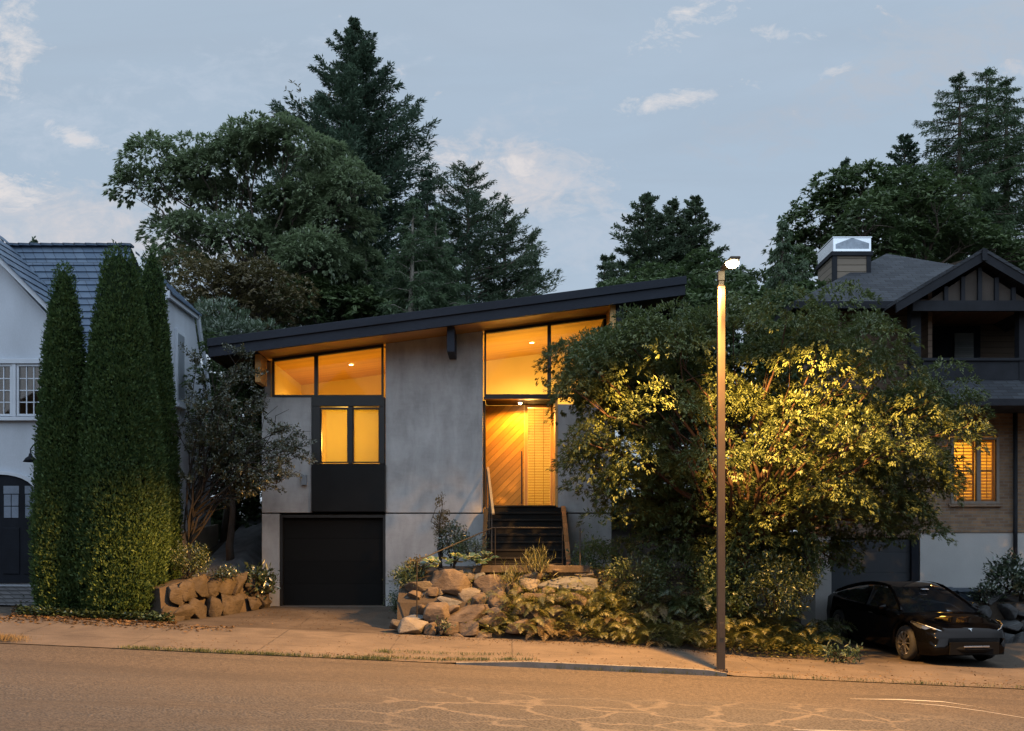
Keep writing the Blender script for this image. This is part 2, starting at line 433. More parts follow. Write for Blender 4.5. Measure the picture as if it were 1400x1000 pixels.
def walkmat(name, c1, c2, joint=True):
    t = NT(name); v = t.coord(world=True)
    a = t.noise(v, 1.1, 6, .6, .4); b = t.noise(v, 38, 3, .7); d = t.noise(t.coord((.5, 1.6, 1), world=True), 2.6, 5, .6, .6)
    c = t.mix(t.ramp(t.math('ADD', t.math('MULTIPLY', a, .6), t.math('MULTIPLY', b, .4)), .35, .65), c1, c2)
    c = t.mix(t.ramp(d, .55, .75, 0, .55), c, c3(c1, .6))
    hh = b
    if joint:
        s = t.n('ShaderNodeSeparateXYZ'); t.l(v, s.inputs[0])
        wob = t.math('MULTIPLY', t.math('SUBTRACT', t.noise(v, 6, 2), .5), .035)
        jx = t.math('ABSOLUTE', t.math('SUBTRACT', t.math('FRACT', t.math('ADD', t.math('DIVIDE', s.outputs[0], 2.1), wob)), .5))
        jm = t.ramp(jx, .490, .497)
        jy = t.math('ABSOLUTE', t.math('SUBTRACT', s.outputs[1], t.math('ADD', 17.55, wob)))
        jm = t.math('MAXIMUM', jm, t.ramp(jy, .006, .018, 1, 0))
        jm = t.math('MULTIPLY', jm, t.ramp(t.noise(v, .8, 3), .38, .5))
        cr = t.n('ShaderNodeTexVoronoi', feature='DISTANCE_TO_EDGE', i_Scale=.55)
        wv = t.n('ShaderNodeTexNoise', i_Scale=2.2, i_Detail=4); t.l(v, wv.inputs['Vector'])
        ma = t.n('ShaderNodeVectorMath', operation='MULTIPLY_ADD'); t.l(wv.outputs['Color'], ma.inputs[0]); ma.inputs[1].default_value = (.5, .5, 0); t.l(v, ma.inputs[2]); t.l(ma.outputs[0], cr.inputs['Vector'])
        jm = t.math('MAXIMUM', jm, t.math('MULTIPLY', t.ramp(cr.outputs['Distance'], .003, .010, .8, 0), t.ramp(t.noise(v, .5, 3), .50, .62)))
        jm = t.math('MULTIPLY', jm, float(joint)); c = t.mix(jm, c, c3(c1, .28)); hh = t.math('SUBTRACT', b, jm)
    return t.out(c, .85, t.bump(hh, .5, .012), 0, .25)
MAT = {}
MAT['asphalt'] = asphalt()
MAT['walk'] = walkmat('pavement_concrete', (.078, .062, .048), (.150, .118, .088), .5)
MAT['drive'] = walkmat('driveway_concrete', (.040, .030, .022), (.105, .082, .062), .35)
MAT['soil'] = M('soil', (.045, .035, .026), .95, .4, 2, 30, .6)
MAT['kerb'] = M('kerb_stone', (.15, .137, .12), .85, .3, 4, 50, .3)
MAT['paver'] = bricks('driveway_pavers', (.075, .075, .08), (.12, .115, .12), (.03, .03, .03), .22, .07)
fine = lambda a, b, s: np.arange(a, b + 1e-6, s)
gx = np.concatenate([fine(-160, -30, 13), fine(-28, -15, 1), fine(-14.5, 13, .25), fine(14, 30, 1), fine(40, 160, 12)])
gy = np.concatenate([fine(-40, 10, 10), fine(12, 16, 1), [16.4, 16.52], fine(16.8, 30, .25), fine(31, 50, 1), fine(55, 300, 20)])
sheet('ground', gx, gy, lambda X, Y: np.where(Y < 16.5, road_z(X) - .25, G(X, Y) - np.where(Y < 19.4, .14, .03)), MAT['soil'])
sheet('road', fine(-60, 60, 1), np.concatenate([fine(-20, 14, 2), [15, 16.5]]), lambda X, Y: road_z(X) + 0 * Y, MAT['asphalt'])
# the pavement, with a crossing dropped to the road on both driveways
def walk_top(X, Y):
    drop = np.interp(X, [-9.5, -6.6, -1.2, .3, 3.1, 3.6, 30], [0, 0, 0, .07, .07, 0, 0])
    e = np.clip((Y - 16.66) / 2.6, 0, 1)
    return road_z(X) + .012 + drop + (walk_rise(X) - .0 - drop) * e
sheet('pavement', fine(-30, 30, .3), np.concatenate([[16.5, 16.66], fine(17, 19.35, .25), [19.5]]), walk_top, MAT['walk'])
kb = MB()
xs = fine(-.9, 3.45, .29)
for i in range(len(xs) - 1):
    a, b = xs[i], xs[i + 1]
    za, zb_ = [road_z(v) + .026 + np.interp(v, [-.9, .3, 3.1, 3.6], [0, .07, .07, .01]) for v in (a, b)]
    kb.add([(a, 16.44, road_z(a) - .1), (b, 16.44, road_z(b) - .1), (b, 16.44, zb_), (a, 16.44, za), (a, 16.57, road_z(a) - .1), (b, 16.57, road_z(b) - .1), (b, 16.57, zb_), (a, 16.57, za)],
           [(0, 1, 2, 3), (3, 2, 6, 7), (4, 7, 6, 5), (0, 3, 7, 4), (1, 5, 6, 2)])
tag(kb.build('kerb', MAT['kerb']), kind='structure')
# driveways
def dmap(x0, x1, f0, f1, y0, y1):
    def m(X, Y):
        u = (X - X.min()) / (X.max() - X.min()); v = np.clip((Y - y0) / (y1 - y0), 0, 1)
        return (f0 + (f1 - f0) * u) * (1 - v) + (x0 + (x1 - x0) * u) * v, Y
    return m
sheet('driveway', fine(0, 1, .05), fine(19.28, 23.55, .2), lambda X, Y: np.maximum(G(X, Y), -9) + .012, MAT['drive'], mapxy=dmap(-5.5, -2.62, -6.6, -1.9, 19.3, 22.5))
sheet('driveway', fine(0, 1, .05), fine(19.28, 25.3, .2), .006, MAT['drive'], mapxy=dmap(6.2, 13.0, 5.4, 14.5, 19.3, 23))
sheet('driveway', fine(0, 1, .05), fine(20.6, 22.7, .15), .012, MAT['paver'], mapxy=dmap(-16, -8.6, -16, -9.0, 19.3, 22.4))
# the gap between the two houses: a rough sloping path
sheet('path', fine(-7.4, -5.8, .1), fine(23.0, 31, .25), .02, M('path_gravel', (.16, .16, .165), .9, .35, 4, 60, .6))
# faded road paint: two thin tapering strokes
pm = MB()
def stroke(pts):
    for (xa, ya, wa), (xb, yb, wb) in zip(pts[:-1], pts[1:]):
        pm.add([(xa, ya - wa, road_z(xa) + .004), (xb, yb - wb, road_z(xb) + .004), (xb, yb + wb, road_z(xb) + .004), (xa, ya + wa, road_z(xa) + .004)], [(0, 1, 2, 3)])
def rp(px, py):   # a point of the road seen at this pixel (the road is a tilted plane)
    k = (py - 760) / FPX; s = (px - 700) / FPX
    Y = (H - ROADZ) / (k - .045 * s); return (s * Y, Y)
for pts in ([(1162, 956, .008), (1230, 957, .05), (1290, 960, .05), (1330, 966, .02), (1362, 973, .004)],
            [(1235, 961, .01), (1290, 965.5, .035), (1345, 973, .035), (1400, 982, .03), (1480, 993, .01)],
            [(1085, 998.5, .02), (1130, 999.5, .04), (1200, 1002, .04)]):
    stroke([(*rp(a, b), c) for a, b, c in pts])
tag(pm.build('road_marking', walkmat('worn_road_paint', (.24, .22, .185), (.38, .35, .30), False)), kind='structure')

# added unseen wood behind the camera: blocks low sky from reflections
bx = np.linspace(-90, 90, 73); bz = np.linspace(0, 1, 14)
BX, BZ = np.meshgrid(bx, bz); rb_ = np.random.RandomState(2)
tops = 14.5 + 2.5 * np.sin(bx * .21) + 1.6 * np.sin(bx * .57 + 1) + rb_.normal(size=73) * .7
Vb = np.stack([BX, -26 - 3 * BZ + rb_.normal(size=BX.shape) * .5, -2 + BZ * (tops[None] + 2)], -1).reshape(-1, 3)
ib = np.arange(13)[:, None] * 73 + np.arange(72)[None]
mb_ = np_mesh('unseen_wood', Vb, np.stack([ib, ib + 1, ib + 74, ib + 73], -1).reshape(-1, 4))
tag(link('unseen_wood', mb_, M('unseen_wood_foliage', (.03, .045, .022), .95, .5, .35, 3, .3)), kind='stuff')
# ------------------------------------------------------------------ the modern house
MAT['concrete'] = None
def concrete_mat():
    t = NT('board_concrete'); v = t.coord()
    a = t.noise(v, .9, 6, .6, .3); b = t.noise(t.coord((1, 1, .35)), 3.2, 6, .65, .4); f = t.noise(v, 60, 3)
    tr = t.noise(t.coord((1.3, 1, 7)), 2.4, 4, .6, .8)
    s = t.math('ADD', t.math('MULTIPLY', a, .5), t.math('ADD', t.math('MULTIPLY', b, .42), t.math('MULTIPLY', tr, .08)))
    c = t.mix(t.ramp(s, .36, .64), (.25, .245, .238), (.46, .455, .45))
    c = t.mix(t.ramp(f, .55, .75, 0, .25), c, (.17, .17, .17))
    return t.out(c, .75, t.bump(t.math('ADD', f, t.math('MULTIPLY', b, 1.0)), .2, .008), 0, .3)
MAT['concrete'] = concrete_mat()
MAT['black'] = M('black_panel', (.010, .010, .010), .6, .3, 1.5, 60, .08, spec=.15)
MAT['frame'] = M('dark_bronze_frame', (.018, .017, .016), .4, .2, 4, 60, .03)
MAT['fascia'] = M('charcoal_fascia', (.019, .023, .033), .65, .25, 2.5, 40, .1, stretch=(.3, 1, 1), spec=.18)
MAT['soffit'] = planks('cedar_soffit', (.55, .30, .10), (0, 1, 0), .12, .03, .22, .5, (.35, 4, 4), .4, .45, .25)
MAT['ceil'] = planks('cedar_ceiling', (.56, .33, .06), (0, 1, 0), .14, .02, .14, .5, (.35, 4, 4), .3, .6, .2)
MAT['plaster'] = M('interior_plaster', (.78, .65, .32), .8, .05, 2, 40, .03)
k = 1 / math.sqrt(2)
MAT['door'] = planks('diagonal_cedar_door', (.62, .31, .05), (k, 0, k * -1.0), .125, .05, .28, .42, (3, 3, 3), .4, .35, .5)
MAT['glass'] = glassmat('clear_glass', (.98, .98, .98), .10)
MAT['blind'] = translucent('linen_blind', (.86, .80, .42), .70)
MAT['steel'] = M('dark_steel', (.06, .052, .045), .45, .25, 6, 60, .05, metal=.5)
MAT['rail'] = M('oak_handrail', (.45, .30, .15), .45, .2, 6, 60, .05, stretch=(4, 1, 1))
MAT['tread'] = M('dark_stained_tread', (.014, .012, .010), .75, .35, 3, 50, .15, stretch=(.4, 3, 3), spec=.15)
house = empty('modern_house', (-1.7, F, 0), 'low modern house of grey concrete panels under one sloping dark roof, lit amber inside', 'house')
def hx(px): return (px - 700) / 60.0
def hz(py): return H + (760 - py) / 60.0
def soff(x): return 5.667 + .131 * (x + 5.45)
def panel(name, px0, px1, zb, zt, y0=F, y1=F + .25, mat='concrete', bev=.008, parent=house, label=None):
    """a wall panel between two pixel columns; zt None means it follows the slope of the roof"""
    x0, x1 = hx(px0), hx(px1)
    za, zb2 = (soff(x0) - .004, soff(x1) - .004) if zt is None else (zt, zt)
    return MB().prism([(x0, zb), (x1, zb), (x1, zb2), (x0, za)], y0, y1).build(name, MAT[mat], parent, bevel=bev, label=label)
JT, JB = hz(701.2), hz(702.8)     # the shadow joint between upper and lower concrete
panel('wall', 358, 426, JT, hz(543))
panel('wall', 527, 660, JT, None)
panel('wall', 763, 836, JT, hz(553))
panel('wall', 358, 382, -.3, JB)
panel('wall', 527, 668, -.3, JB, F + .01)
panel('wall', 776, 836, -.3, JB, F + .01)
# dark backing wall behind the joints, the return walls at both ends and the back
bk = MB()
bk.box(hx(383), hx(526), F + .26, F + .36, hz(702), hz(634) - .02)
bk.box(hx(358) + .02, hx(426), F + .26, F + .34, JT - .2, hz(543) - .01)
bk.box(hx(527) + .02, hx(660) - .02, F + .26, F + .34, -.3, soff(hx(527)) - .05)
bk.box(hx(764), hx(835), F + .27, F + .35, -.3, hz(553) - .02)
bk.build('wall', MAT['black'], house)
xL, xR = hx(358), hx(836)
MB().prismx([(F + .26, -.3), (31.5, .5), (31.5, soff(xL) - .01), (F + .26, soff(xL) - .01)], xL + .0, xL + .14).build('wall', MAT['concrete'], house)
MB().prismx([(F + .36, -.3), (31.5, .5), (31.5, soff(xR) - .01), (F + .36, soff(xR) - .01)], xR - .15, xR - .002).build('wall', MAT['black'], house)
MB().prism([(xL, .5), (xR, .5), (xR, soff(xR) - .01), (xL, soff(xL) - .01)], 31.5, 31.7).build('wall', MAT['concrete'], house)
# roof: a sloping slab with a stepped fascia; timber soffit below
X0, X1 = -6.58, 3.76
def slope_poly(x0, x1, a, b): return [(x0, soff(x0) + a), (x1, soff(x1) + a), (x1, soff(x1) + b), (x0, soff(x0) + b)]
roof = MB().prism(slope_poly(X0 + .03, X1 - .03, .03, .33), 22.28, 32.4).build('roof', MAT['fascia'], house)
MB().prism(slope_poly(X0, X1, -.05, .17), 22.20, 22.277).build('fascia', MAT['fascia'], roof, bevel=.004)
MB().prism(slope_poly(X0 - .02, X1 + .02, .173, .35), 22.155, 22.277).build('flashing', MAT['fascia'], roof, bevel=.006)
for xa, xb in ((X0, X0 + .028), (X1 - .028, X1)):
    MB().prism(slope_poly(xa, xb, -.05, .31), 22.279, 32.4).build('fascia', MAT['fascia'], roof)
xs0, xs1 = hx(365), hx(836)
MB().prism(slope_poly(xs0, xs1, .0, .026), 22.279, F + .3).build('soffit', MAT['soffit'], roof)
for xa, xb in ((X0 + .03, xs0 - .004), (xs1 + .004, X1 - .03)): MB().prism(slope_poly(xa, xb, .0, .026), 22.279, 32.3).build('soffit', MAT['black'], roof)
for pxa in (614.5, 837):
    x = hx(pxa)
    MB().box(x, x + .165, 22.42, F - .003, soff(x) - .56, soff(x) - .003).build('beam', MAT['fascia'], roof, bevel=.006)
x = hx(358)
MB().box(x, x + .12, 22.7, F - .003, soff(x) - .62, soff(x) - .003).build('beam', MAT['soffit'], roof, bevel=.006)
MB().box(hx(829), hx(836.5), 22.45, F - .004, soff(hx(829)) - .5, soff(hx(829)) - .003).build('beam', MAT['soffit'], roof)
# --- clerestory windows
def glazing(px0, px1, pyb, mull, fw=.045):
    x0, x1 = hx(px0), hx(px1); zb = hz(pyb)
    fr = MB()
    fr.box(x0, x1, F, F + .1, zb - .03, zb + .03)
    fr.prism([(x0, soff(x0) - .075), (x1, soff(x1) - .075), (x1, soff(x1) - .005), (x0, soff(x0) - .005)], F, F + .1)
    cuts = [x0 + fw / 2] + [hx(m) for m in mull] + [x1 - fw / 2]
    for c in cuts:
        wd = fw / 2 if c in (cuts[0], cuts[-1]) else .042
        fr.prism([(c - wd, zb + .03), (c + wd, zb + .03), (c + wd, soff(c + wd) - .075), (c - wd, soff(c - wd) - .075)], F + .002, F + .098)
    f = fr.build('window_frame', MAT['frame'], house)
    for a, b in zip(cuts[:-1], cuts[1:]):
        a += .04; b -= .04
        MB().prism([(a, zb + .03), (b, zb + .03), (b, soff(b) - .075), (a, soff(a) - .075)], F + .045, F + .053).build('pane', MAT['glass'], f)
glazing(372, 524, 542, [432])
glazing(662, 836, 541, [751])
# --- left bay: header, two blinds-down windows, dark panel, garage door
bay = MB()
bay.box(hx(427), hx(526), F - .05, F + .24, hz(556), hz(543.5))
bay.box(hx(427), hx(438), F - .05, F + .24, hz(634), hz(556) - .003)
bay.box(hx(519), hx(526), F - .05, F + .24, hz(634), hz(556) - .003)
bay.box(hx(476), hx(482), F - .03, F + .22, hz(634), hz(556) - .003)
fr = bay.build('window_frame', MAT['frame'], house, bevel=.006)
for a, b in ((438, 476), (482, 519)):
    sash = MB(); x0, x1 = hx(a) + .003, hx(b) - .003; z0, z1 = hz(633), hz(557.5)
    sash.box(x0, x1, F + .0, F + .08, z0, z0 + .025); sash.box(x0, x1, F + .0, F + .08, z1 - .04, z1)
    sash.box(x0, x0 + .022, F + .0, F + .08, z0 + .025, z1 - .04); sash.box(x1 - .022, x1, F + .0, F + .08, z0 + .025, z1 - .04)
    sash.build('sash', MAT['frame'], fr)
    MB().box(x0 + .022, x1 - .022, F + .035, F + .042, z0 + .025, z1 - .04).build('pane', MAT['glass'], fr)
    off = .10 if a == 438 else .0
    MB().box(x0 + .01 + off, x1 - .004, F + .13, F + .134, z0, z1 - .02).build('roller_blind', MAT['blind'], fr)
panel('panel', 426.5, 526.5, hz(700), hz(634.5), F - .08, F + .2, 'black', .006)
MB().box(hx(526.6), hx(528), F - .06, F + .02, JT + .002, hz(636)).build('trim', MAT['steel'], house)
gd = MB()
gd.box(hx(384), hx(525.5), F + .14, F + .2, .0, hz(705))
for k_ in range(1, 4):
    z = hz(705) * k_ / 4
gdo = gd.build('garage_door', planks('garage_door_panel', (.006, .0058, .0055), (0, 0, 1), .52, .012, .25, .7, (1, 1, 1), .12, .3, .5), house)
gf = MB(); gf.box(hx(382), hx(386), F + .02, F + .139, 0, hz(704)); gf.box(hx(523.5), hx(527), F + .02, F + .139, 0, hz(704)); gf.box(hx(386) + .002, hx(523.5) - .002, F + .02, F + .139, hz(708), hz(704))
gf.build('frame', MAT['frame'], gdo)
MB().box(hx(381), hx(528), F - .12, F + .2, -.12, .014).build('sill', MAT['kerb'], house, bevel=.01)
MB().box(hx(413), hx(420), F - .09, F - .002, hz(664), hz(650)).build('meter_box', M('grey_plastic', (.20, .22, .24), .5, .1, 4, 40, .03), house, bevel=.008)
# --- room behind the clerestory
YB = 26.8; ZF = hz(692)
rm = MB()
rm.box(xL + .145, xR - .155, YB, YB + .1, ZF, soff(xR) - .05)
rm.box(xL + .142, xL + .19, F + .3, YB - .002, ZF, 6.1)
rm.box(hx(560), hx(575), F + .36, YB - .002, ZF, soff(hx(560)) - .03)
rm.build('room_wall', MAT['plaster'], house)
MB().prism(slope_poly(xL + .15, xR - .16, -.028, -.003), F + .32, YB - .003).build('ceiling', MAT['ceil'], house)
MB().box(xL + .15, xR - .16, F + .37, 31.4, ZF - .2, ZF - .003).build('floor', planks('oak_floor', (.40, .26, .13), (0, 1, 0), .13), house)
# --- entry recess: header, ceiling, side walls, door, louvred sidelight
RX0, RX1, RY = hx(663), hx(759), 24.4
PCZ = hz(540.5) - .075
def rx(px): return (px - 700) * RY / FPX
rc = MB()
rc.box(RX0 - .03, RX1 + .05, F - .01, F + .2, PCZ - .01, hz(541) - .034)
rc.box(RX0 + .0, RX1, F + .203, RY + .1, PCZ + .027, hz(541) - .036)
rc.box(RX0 - .06, RX0, F + .262, RY + .1, ZF, PCZ - .012)
rc.build('header', MAT['frame'], house)
MB().box(RX0 + .003, RX1 - .003, F + .205, RY - .004, PCZ, PCZ + .024).build('porch_ceiling', MAT['tread'], house)
MB().box(RX1 + .002, RX1 + .06, F + .02, RY + .1, ZF, PCZ - .012).build('jamb', MAT['soffit'], house)
ztop = PCZ - .003
door = MB().box(rx(664.5), rx(716.5), RY, RY + .05, ZF + .01, ztop).build('door', MAT['door'], house)
MB().bar((rx(713.2), RY - .06, ZF + .1), (rx(713.2), RY - .06, ZF + 1.35), .03, .03).build('handle', MAT['steel'], door)
df = MB(); df.box(rx(717), rx(721.5), RY - .03, RY + .08, ZF, ztop); df.box(rx(752.5), rx(756), RY - .03, RY + .08, ZF, ztop); df.box(rx(721.5) + .002, rx(752.5) - .002, RY - .03, RY + .08, ztop - .05, ztop)
dfo = df.build('door_frame', MAT['soffit'], house)
lv = MB()
n = 62; z0_, z1_ = ZF + .03, ztop - .06
for i in range(n):
    z = z0_ + (z1_ - z0_) * (i + .5) / n
    lv.add([(rx(722), RY + .035, z - .016), (rx(752), RY + .035, z - .016), (rx(752), RY + .06, z + .006), (rx(722), RY + .06, z + .006)], [(0, 1, 2, 3)])
for q in (731, 743): lv.box(rx(q) - .004, rx(q) + .004, RY + .028, RY + .034, z0_, z1_)
lv.build('blind', translucent('timber_louvre', (.34, .19, .06), .13), dfo)
MB().box(rx(722), rx(752), RY + .012, RY + .018, z0_ - .02, z1_ + .01).build('pane', MAT['glass'], dfo)
# lamp in the porch ceiling and ceiling downlights (they give off light)
lamp_warm = emit('warm_lamp', (1.0, .72, .34), 25)
def downlight(x, y, z, r, name='downlight'):
    o = MB().lathe([(0, 0), (r * .72, 0)], (x, y, z - .012), 20).build(name, lamp_warm, house)
    MB().lathe([(r * .72, -.012), (r, -.016), (r, .0)], (x, y, z), 20).build('trim', MAT['plaster'], o)
px_, py_ = hx(711.5), F + .62
downlight(px_, py_, PCZ, .06)
MB().lathe([(0, -.045), (.022, -.038), (.034, -.02), (.034, -.012)], (px_, py_, PCZ), 16).build('lamp_bulb', emit('bright_bulb', (1.0, .85, .55), 60), house, smooth=True)
xa = wx(727, 25.2); downlight(xa, 25.2, soff(xa) - .03, .07)
xa = wx(480, 25.0); downlight(xa, 25.0, soff(xa) - .03, .07)
WARM = (1.0, .60, .15); WARML = (1.0, .54, .10)
light('porch_light', 'SPOT', (px_, py_ - .12, PCZ - .05), 215, (1.0, .45, .045), spot_size=R(165), spot_blend=.4, shadow_soft_size=.05)
light('room_light_left', 'POINT', (hx(462), 24.5, 3.9), 85, WARML, shadow_soft_size=.25)
light('ceiling_spot_left', 'SPOT', (hx(462), 25.0, soff(hx(462)) - .12), 210, WARML, spot_size=R(150), spot_blend=.5, shadow_soft_size=.12)
light('room_light_right', 'POINT', (hx(720), 24.75, 4.5), 230, WARM, shadow_soft_size=.25)
light('ceiling_spot_right', 'SPOT', (hx(730), 25.4, soff(hx(730)) - .12), 150, WARM, spot_size=R(150), spot_blend=.5, shadow_soft_size=.12)
light('hall_light', 'POINT', (rx(738), 25.9, 3.3), 18, WARML, shadow_soft_size=.2)

# --- entry stairs (eight risers) with side wall, landing
st = empty('entry_stairs', (hx(718), 22, .9), 'dark timber steps climbing to the amber lit front door', 'stairs')
SX0, SX1, SY0, NS = -.53, 1.10, 20.95, 8
LZ = .97
rise = (ZF - LZ) / NS; run = (F - SY0) / NS
for i in range(NS):
    z1 = LZ + rise * (i + 1); y0 = SY0 + run * i
    last = i == NS - 1
    y1 = RY + .0 if last else y0 + run + .03
    MB().box(SX0, SX1 if not last else RX1, y0 - .025, y1, z1 - .045, z1 - .002 if last else z1).build('tread', MAT['tread'], st, bevel=.006)
rs = MB()
for i in range(NS):
    z1 = LZ + rise * (i + 1); y0 = SY0 + run * i
    rs.box(SX0 + .002, SX1 - .002, y0, F + .2, LZ + rise * i + (0 if i else -.4), z1 - .047)
rs.build('riser', M('black_riser', (.010, .009, .008), .75, .3, 3, 50, .1, spec=.12), st)
MB().prismx([(SY0 - .05, LZ - .4), (F - .004, LZ - .4), (F - .004, ZF + .0), (F - .35, ZF - .02), (SY0 - .05, LZ + .12)], SX1 + .004, SX1 + .10).build('side_wall', planks('side_boards', (.13, .065, .03), (0, 0, 1), .14), st)
MB().prismx([(SY0 - .05, LZ - .4), (F - .004, LZ - .4), (F - .004, ZF - .06), (F - .35, ZF - .08), (SY0 - .05, LZ + .02)], SX0 - .1, SX0 - .004).build('side_wall', MAT['frame'], st)
MB().box(-.78, 1.55, 20.35, SY0 - .002, LZ - .14, LZ - .0).build('landing', MAT['drive'], st, bevel=.012)
# stair handrail: flat oak rail on steel posts
hr = empty('stair_handrail', (-.47, 22, .97), 'pale flat handrail sloping down the left side of the dark timber steps', 'handrail')
a = Vector((wx(667, F - .1), F - .1, hz(640))); b = Vector((wx(674.5, 21.0), 21.0, wz(703, 21.0)))
MB().bar(a, b, .05, .03).build('rail', MAT['rail'], hr)
MB().bar(a + Vector((-.03, .02, -.05)), b + Vector((-.03, .02, -.05)), .02, .05).build('rail', MAT['steel'], hr)
for q in (0.03, .5, .97):
    p = a.lerp(b, q); MB().bar((p.x - .03, p.y, p.z - 1.02), (p.x - .03, p.y, p.z - .03), .025, .025).build('post', MAT['steel'], hr)
# landing guard and the rail down to the driveway
gr = empty('landing_rail', (-.3, 20.5, .97), 'thin dark metal rail round the landing above the boulders, running down to the left', 'railing')
MAT['darkrail'] = M('dark_rail', (.022, .018, .015), .6, .2, 4, 60, .03, spec=.2)
z = wz(722, 20.5)
A = Vector((wx(673, 20.5), 20.5, z)); B = Vector((wx(769, 20.5), 20.5, z)); C = Vector((wx(570, 19.75), 19.75, wz(767, 19.75)))
for nm, p, q in (('rail', A, B), ('rail', A, C)): MB().tube([p, q], .013, 8).build(nm, MAT['darkrail'], gr)
MB().tube([(A.x, A.y, LZ + .03), (B.x, B.y, LZ + .03)], .009, 6).build('rail', MAT['darkrail'], gr)
for p, zz_ in ((Vector((wx(677, 20.5), 20.5, z)), LZ - .02), (B, LZ - .02), (C, wz(846, 19.75))):
    MB().tube([(p.x, p.y, zz_), (p.x, p.y, p.z)], .012, 8).build('post', MAT['darkrail'], gr)
po = empty('rail_post', (wx(793, 20.4), 20.4, .97), 'lone thin dark metal post right of the timber steps, under the tree', 'post')
MB().tube([(wx(793, 20.4), 20.4, LZ - .2), (wx(793, 20.4), 20.4, wz(722, 20.4))], .013, 8).build('post', MAT['steel'], po)
MB().lathe([(0, .012), (.03, .01), (.03, 0)], (wx(793, 20.4), 20.4, LZ - .02), 12).build('base_plate', MAT['steel'], po)
# ------------------------------------------------------------------ street lamp
LX, LY = wx(985.5, 16.85), 16.85
LZ0 = Gz(LX, LY) - .02
lamp = empty('street_lamp', (LX, LY, LZ0), 'tall slim square brown street lamp with a glowing head beside the kerb', 'street lamp')
MAT['pole'] = M('brown_painted_steel', (.060, .043, .030), .5, .25, 3, 80, .08)
ztp = wz(392, LY)
MB().box(LX - .062, LX + .062, LY - .062, LY + .062, LZ0, ztp).build('pole', MAT['pole'], lamp, bevel=.012)
MB().box(LX - .035, LX + .035, LY - .068, LY - .0605, LZ0 + .55, LZ0 + .80).build('hand_hole_cover', MAT['pole'], lamp, bevel=.003)
for sx in (-1, 1):
    for sy in (-1, 1): MB().lathe([(0, .05), (.012, .048), (.012, .028)], (LX + sx * .08, LY + sy * .08, LZ0), 8).build('bolt', MAT['steel'], lamp)
MB().box(LX - .10, LX + .10, LY - .10, LY + .10, LZ0 - .02, LZ0 + .03).build('base_plate', MAT['pole'], lamp, bevel=.01)
nk = MB(); nk.box(LX - .045, LX + .045, LY - .045, LY + .045, ztp + .002, wz(385, LY)); nk.box(LX - .055, LX + .055, LY - .055, LY + .055, wz(384.8, LY), wz(372, LY))
nk.build('neck', MAT['pole'], lamp, bevel=.006)
# flat head reaching out over the road
hzc = wz(362, 16.44) + .02
hd = MB()
prof = [(-.085, .0), (.085, .0), (.125, .03), (.11, .05), (-.11, .05), (-.125, .03)]
hd.add([(LX + .10 + x * (.7 if q else 1), 16.82 - .62 * q, hzc + z) for q in (0, 1) for x, z in prof],
       [(0, 1, 2, 3, 4, 5), (11, 10, 9, 8, 7, 6)] + [(i, i + 6, (i + 1) % 6 + 6, (i + 1) % 6) for i in range(6)])
head = hd.build('lamp_head', MAT['pole'], lamp, bevel=.012)
ar = MB(); ar.bar((LX, LY, wz(373, LY)), (LX + .03, 16.8, hzc + .01), .05, .05); ar.build('arm', MAT['pole'], lamp)
ln = MB().lathe([(0, -.085), (.05, -.075), (.09, -.045), (.11, .0), (.0, .0)], (LX + .10, 16.44, hzc + .006), 20)
ln.build('lens', emit('sodium_lamp_glass', (1.0, .82, .48), 60), lamp, smooth=True)
LAMP = Vector((LX + .10, 16.3, hzc - .16))
lp = light('street_light', 'SPOT', LAMP, 8600, (1.0, .49, .12), spot_size=R(154), spot_blend=.22, shadow_soft_size=.07)

# a street luminaire throws more light outwards than straight down
lp.data.use_nodes = True; ln_ = NT.__new__(NT); ln_.t = lp.data.node_tree; ln_.t.nodes.clear()
cn = ln_.n('ShaderNodeTexCoord').outputs['Normal']; cs = ln_.n('ShaderNodeSeparateXYZ'); ln_.l(cn, cs.inputs[0])
gain_ = ln_.math('POWER', ln_.math('MAXIMUM', ln_.math('ABSOLUTE', cs.outputs[2]), .2), -.40)
along_ = ln_.math('POWER', ln_.math('ABSOLUTE', cs.outputs[0]), 4.0)        # and spreads it along the street
gain_ = ln_.math('MULTIPLY', gain_, ln_.math('MULTIPLY_ADD', along_, 2.2, 1.0))
# added directional mask in the lamp dims its light towards the modern house
azm = ln_.math('MAXIMUM', ln_.math('ABSOLUTE', cs.outputs[2]), .001)
sh_ = ln_.math('MULTIPLY', ln_.math('MULTIPLY', ln_.ramp(ln_.math('MULTIPLY', cs.outputs[0], -1.0), .41, .50), ln_.ramp(ln_.math('MULTIPLY', cs.outputs[1], 1.0), .49, .57)), ln_.ramp(azm, .68, .55))
pl_ = ln_.math('MULTIPLY', ln_.ramp(ln_.math('ABSOLUTE', ln_.math('ADD', ln_.math('DIVIDE', cs.outputs[0], ln_.math('MAXIMUM', cs.outputs[1], .01)), .15)), .16, .24, 1, 0), ln_.ramp(cs.outputs[1], .08, .55))   # added mask dims the beam towards the pole
gain_ = ln_.math('MULTIPLY', gain_, ln_.math('SUBTRACT', 1.0, ln_.math('MULTIPLY', sh_, .93)))
gain_ = ln_.math('MULTIPLY', gain_, ln_.math('SUBTRACT', 1.0, ln_.math('MULTIPLY', pl_, .95)))
le_ = ln_.n('ShaderNodeEmission'); ln_.l(gain_, le_.inputs['Strength']); lo_ = ln_.n('ShaderNodeOutputLight'); ln_.l(le_.outputs[0], lo_.inputs[0])

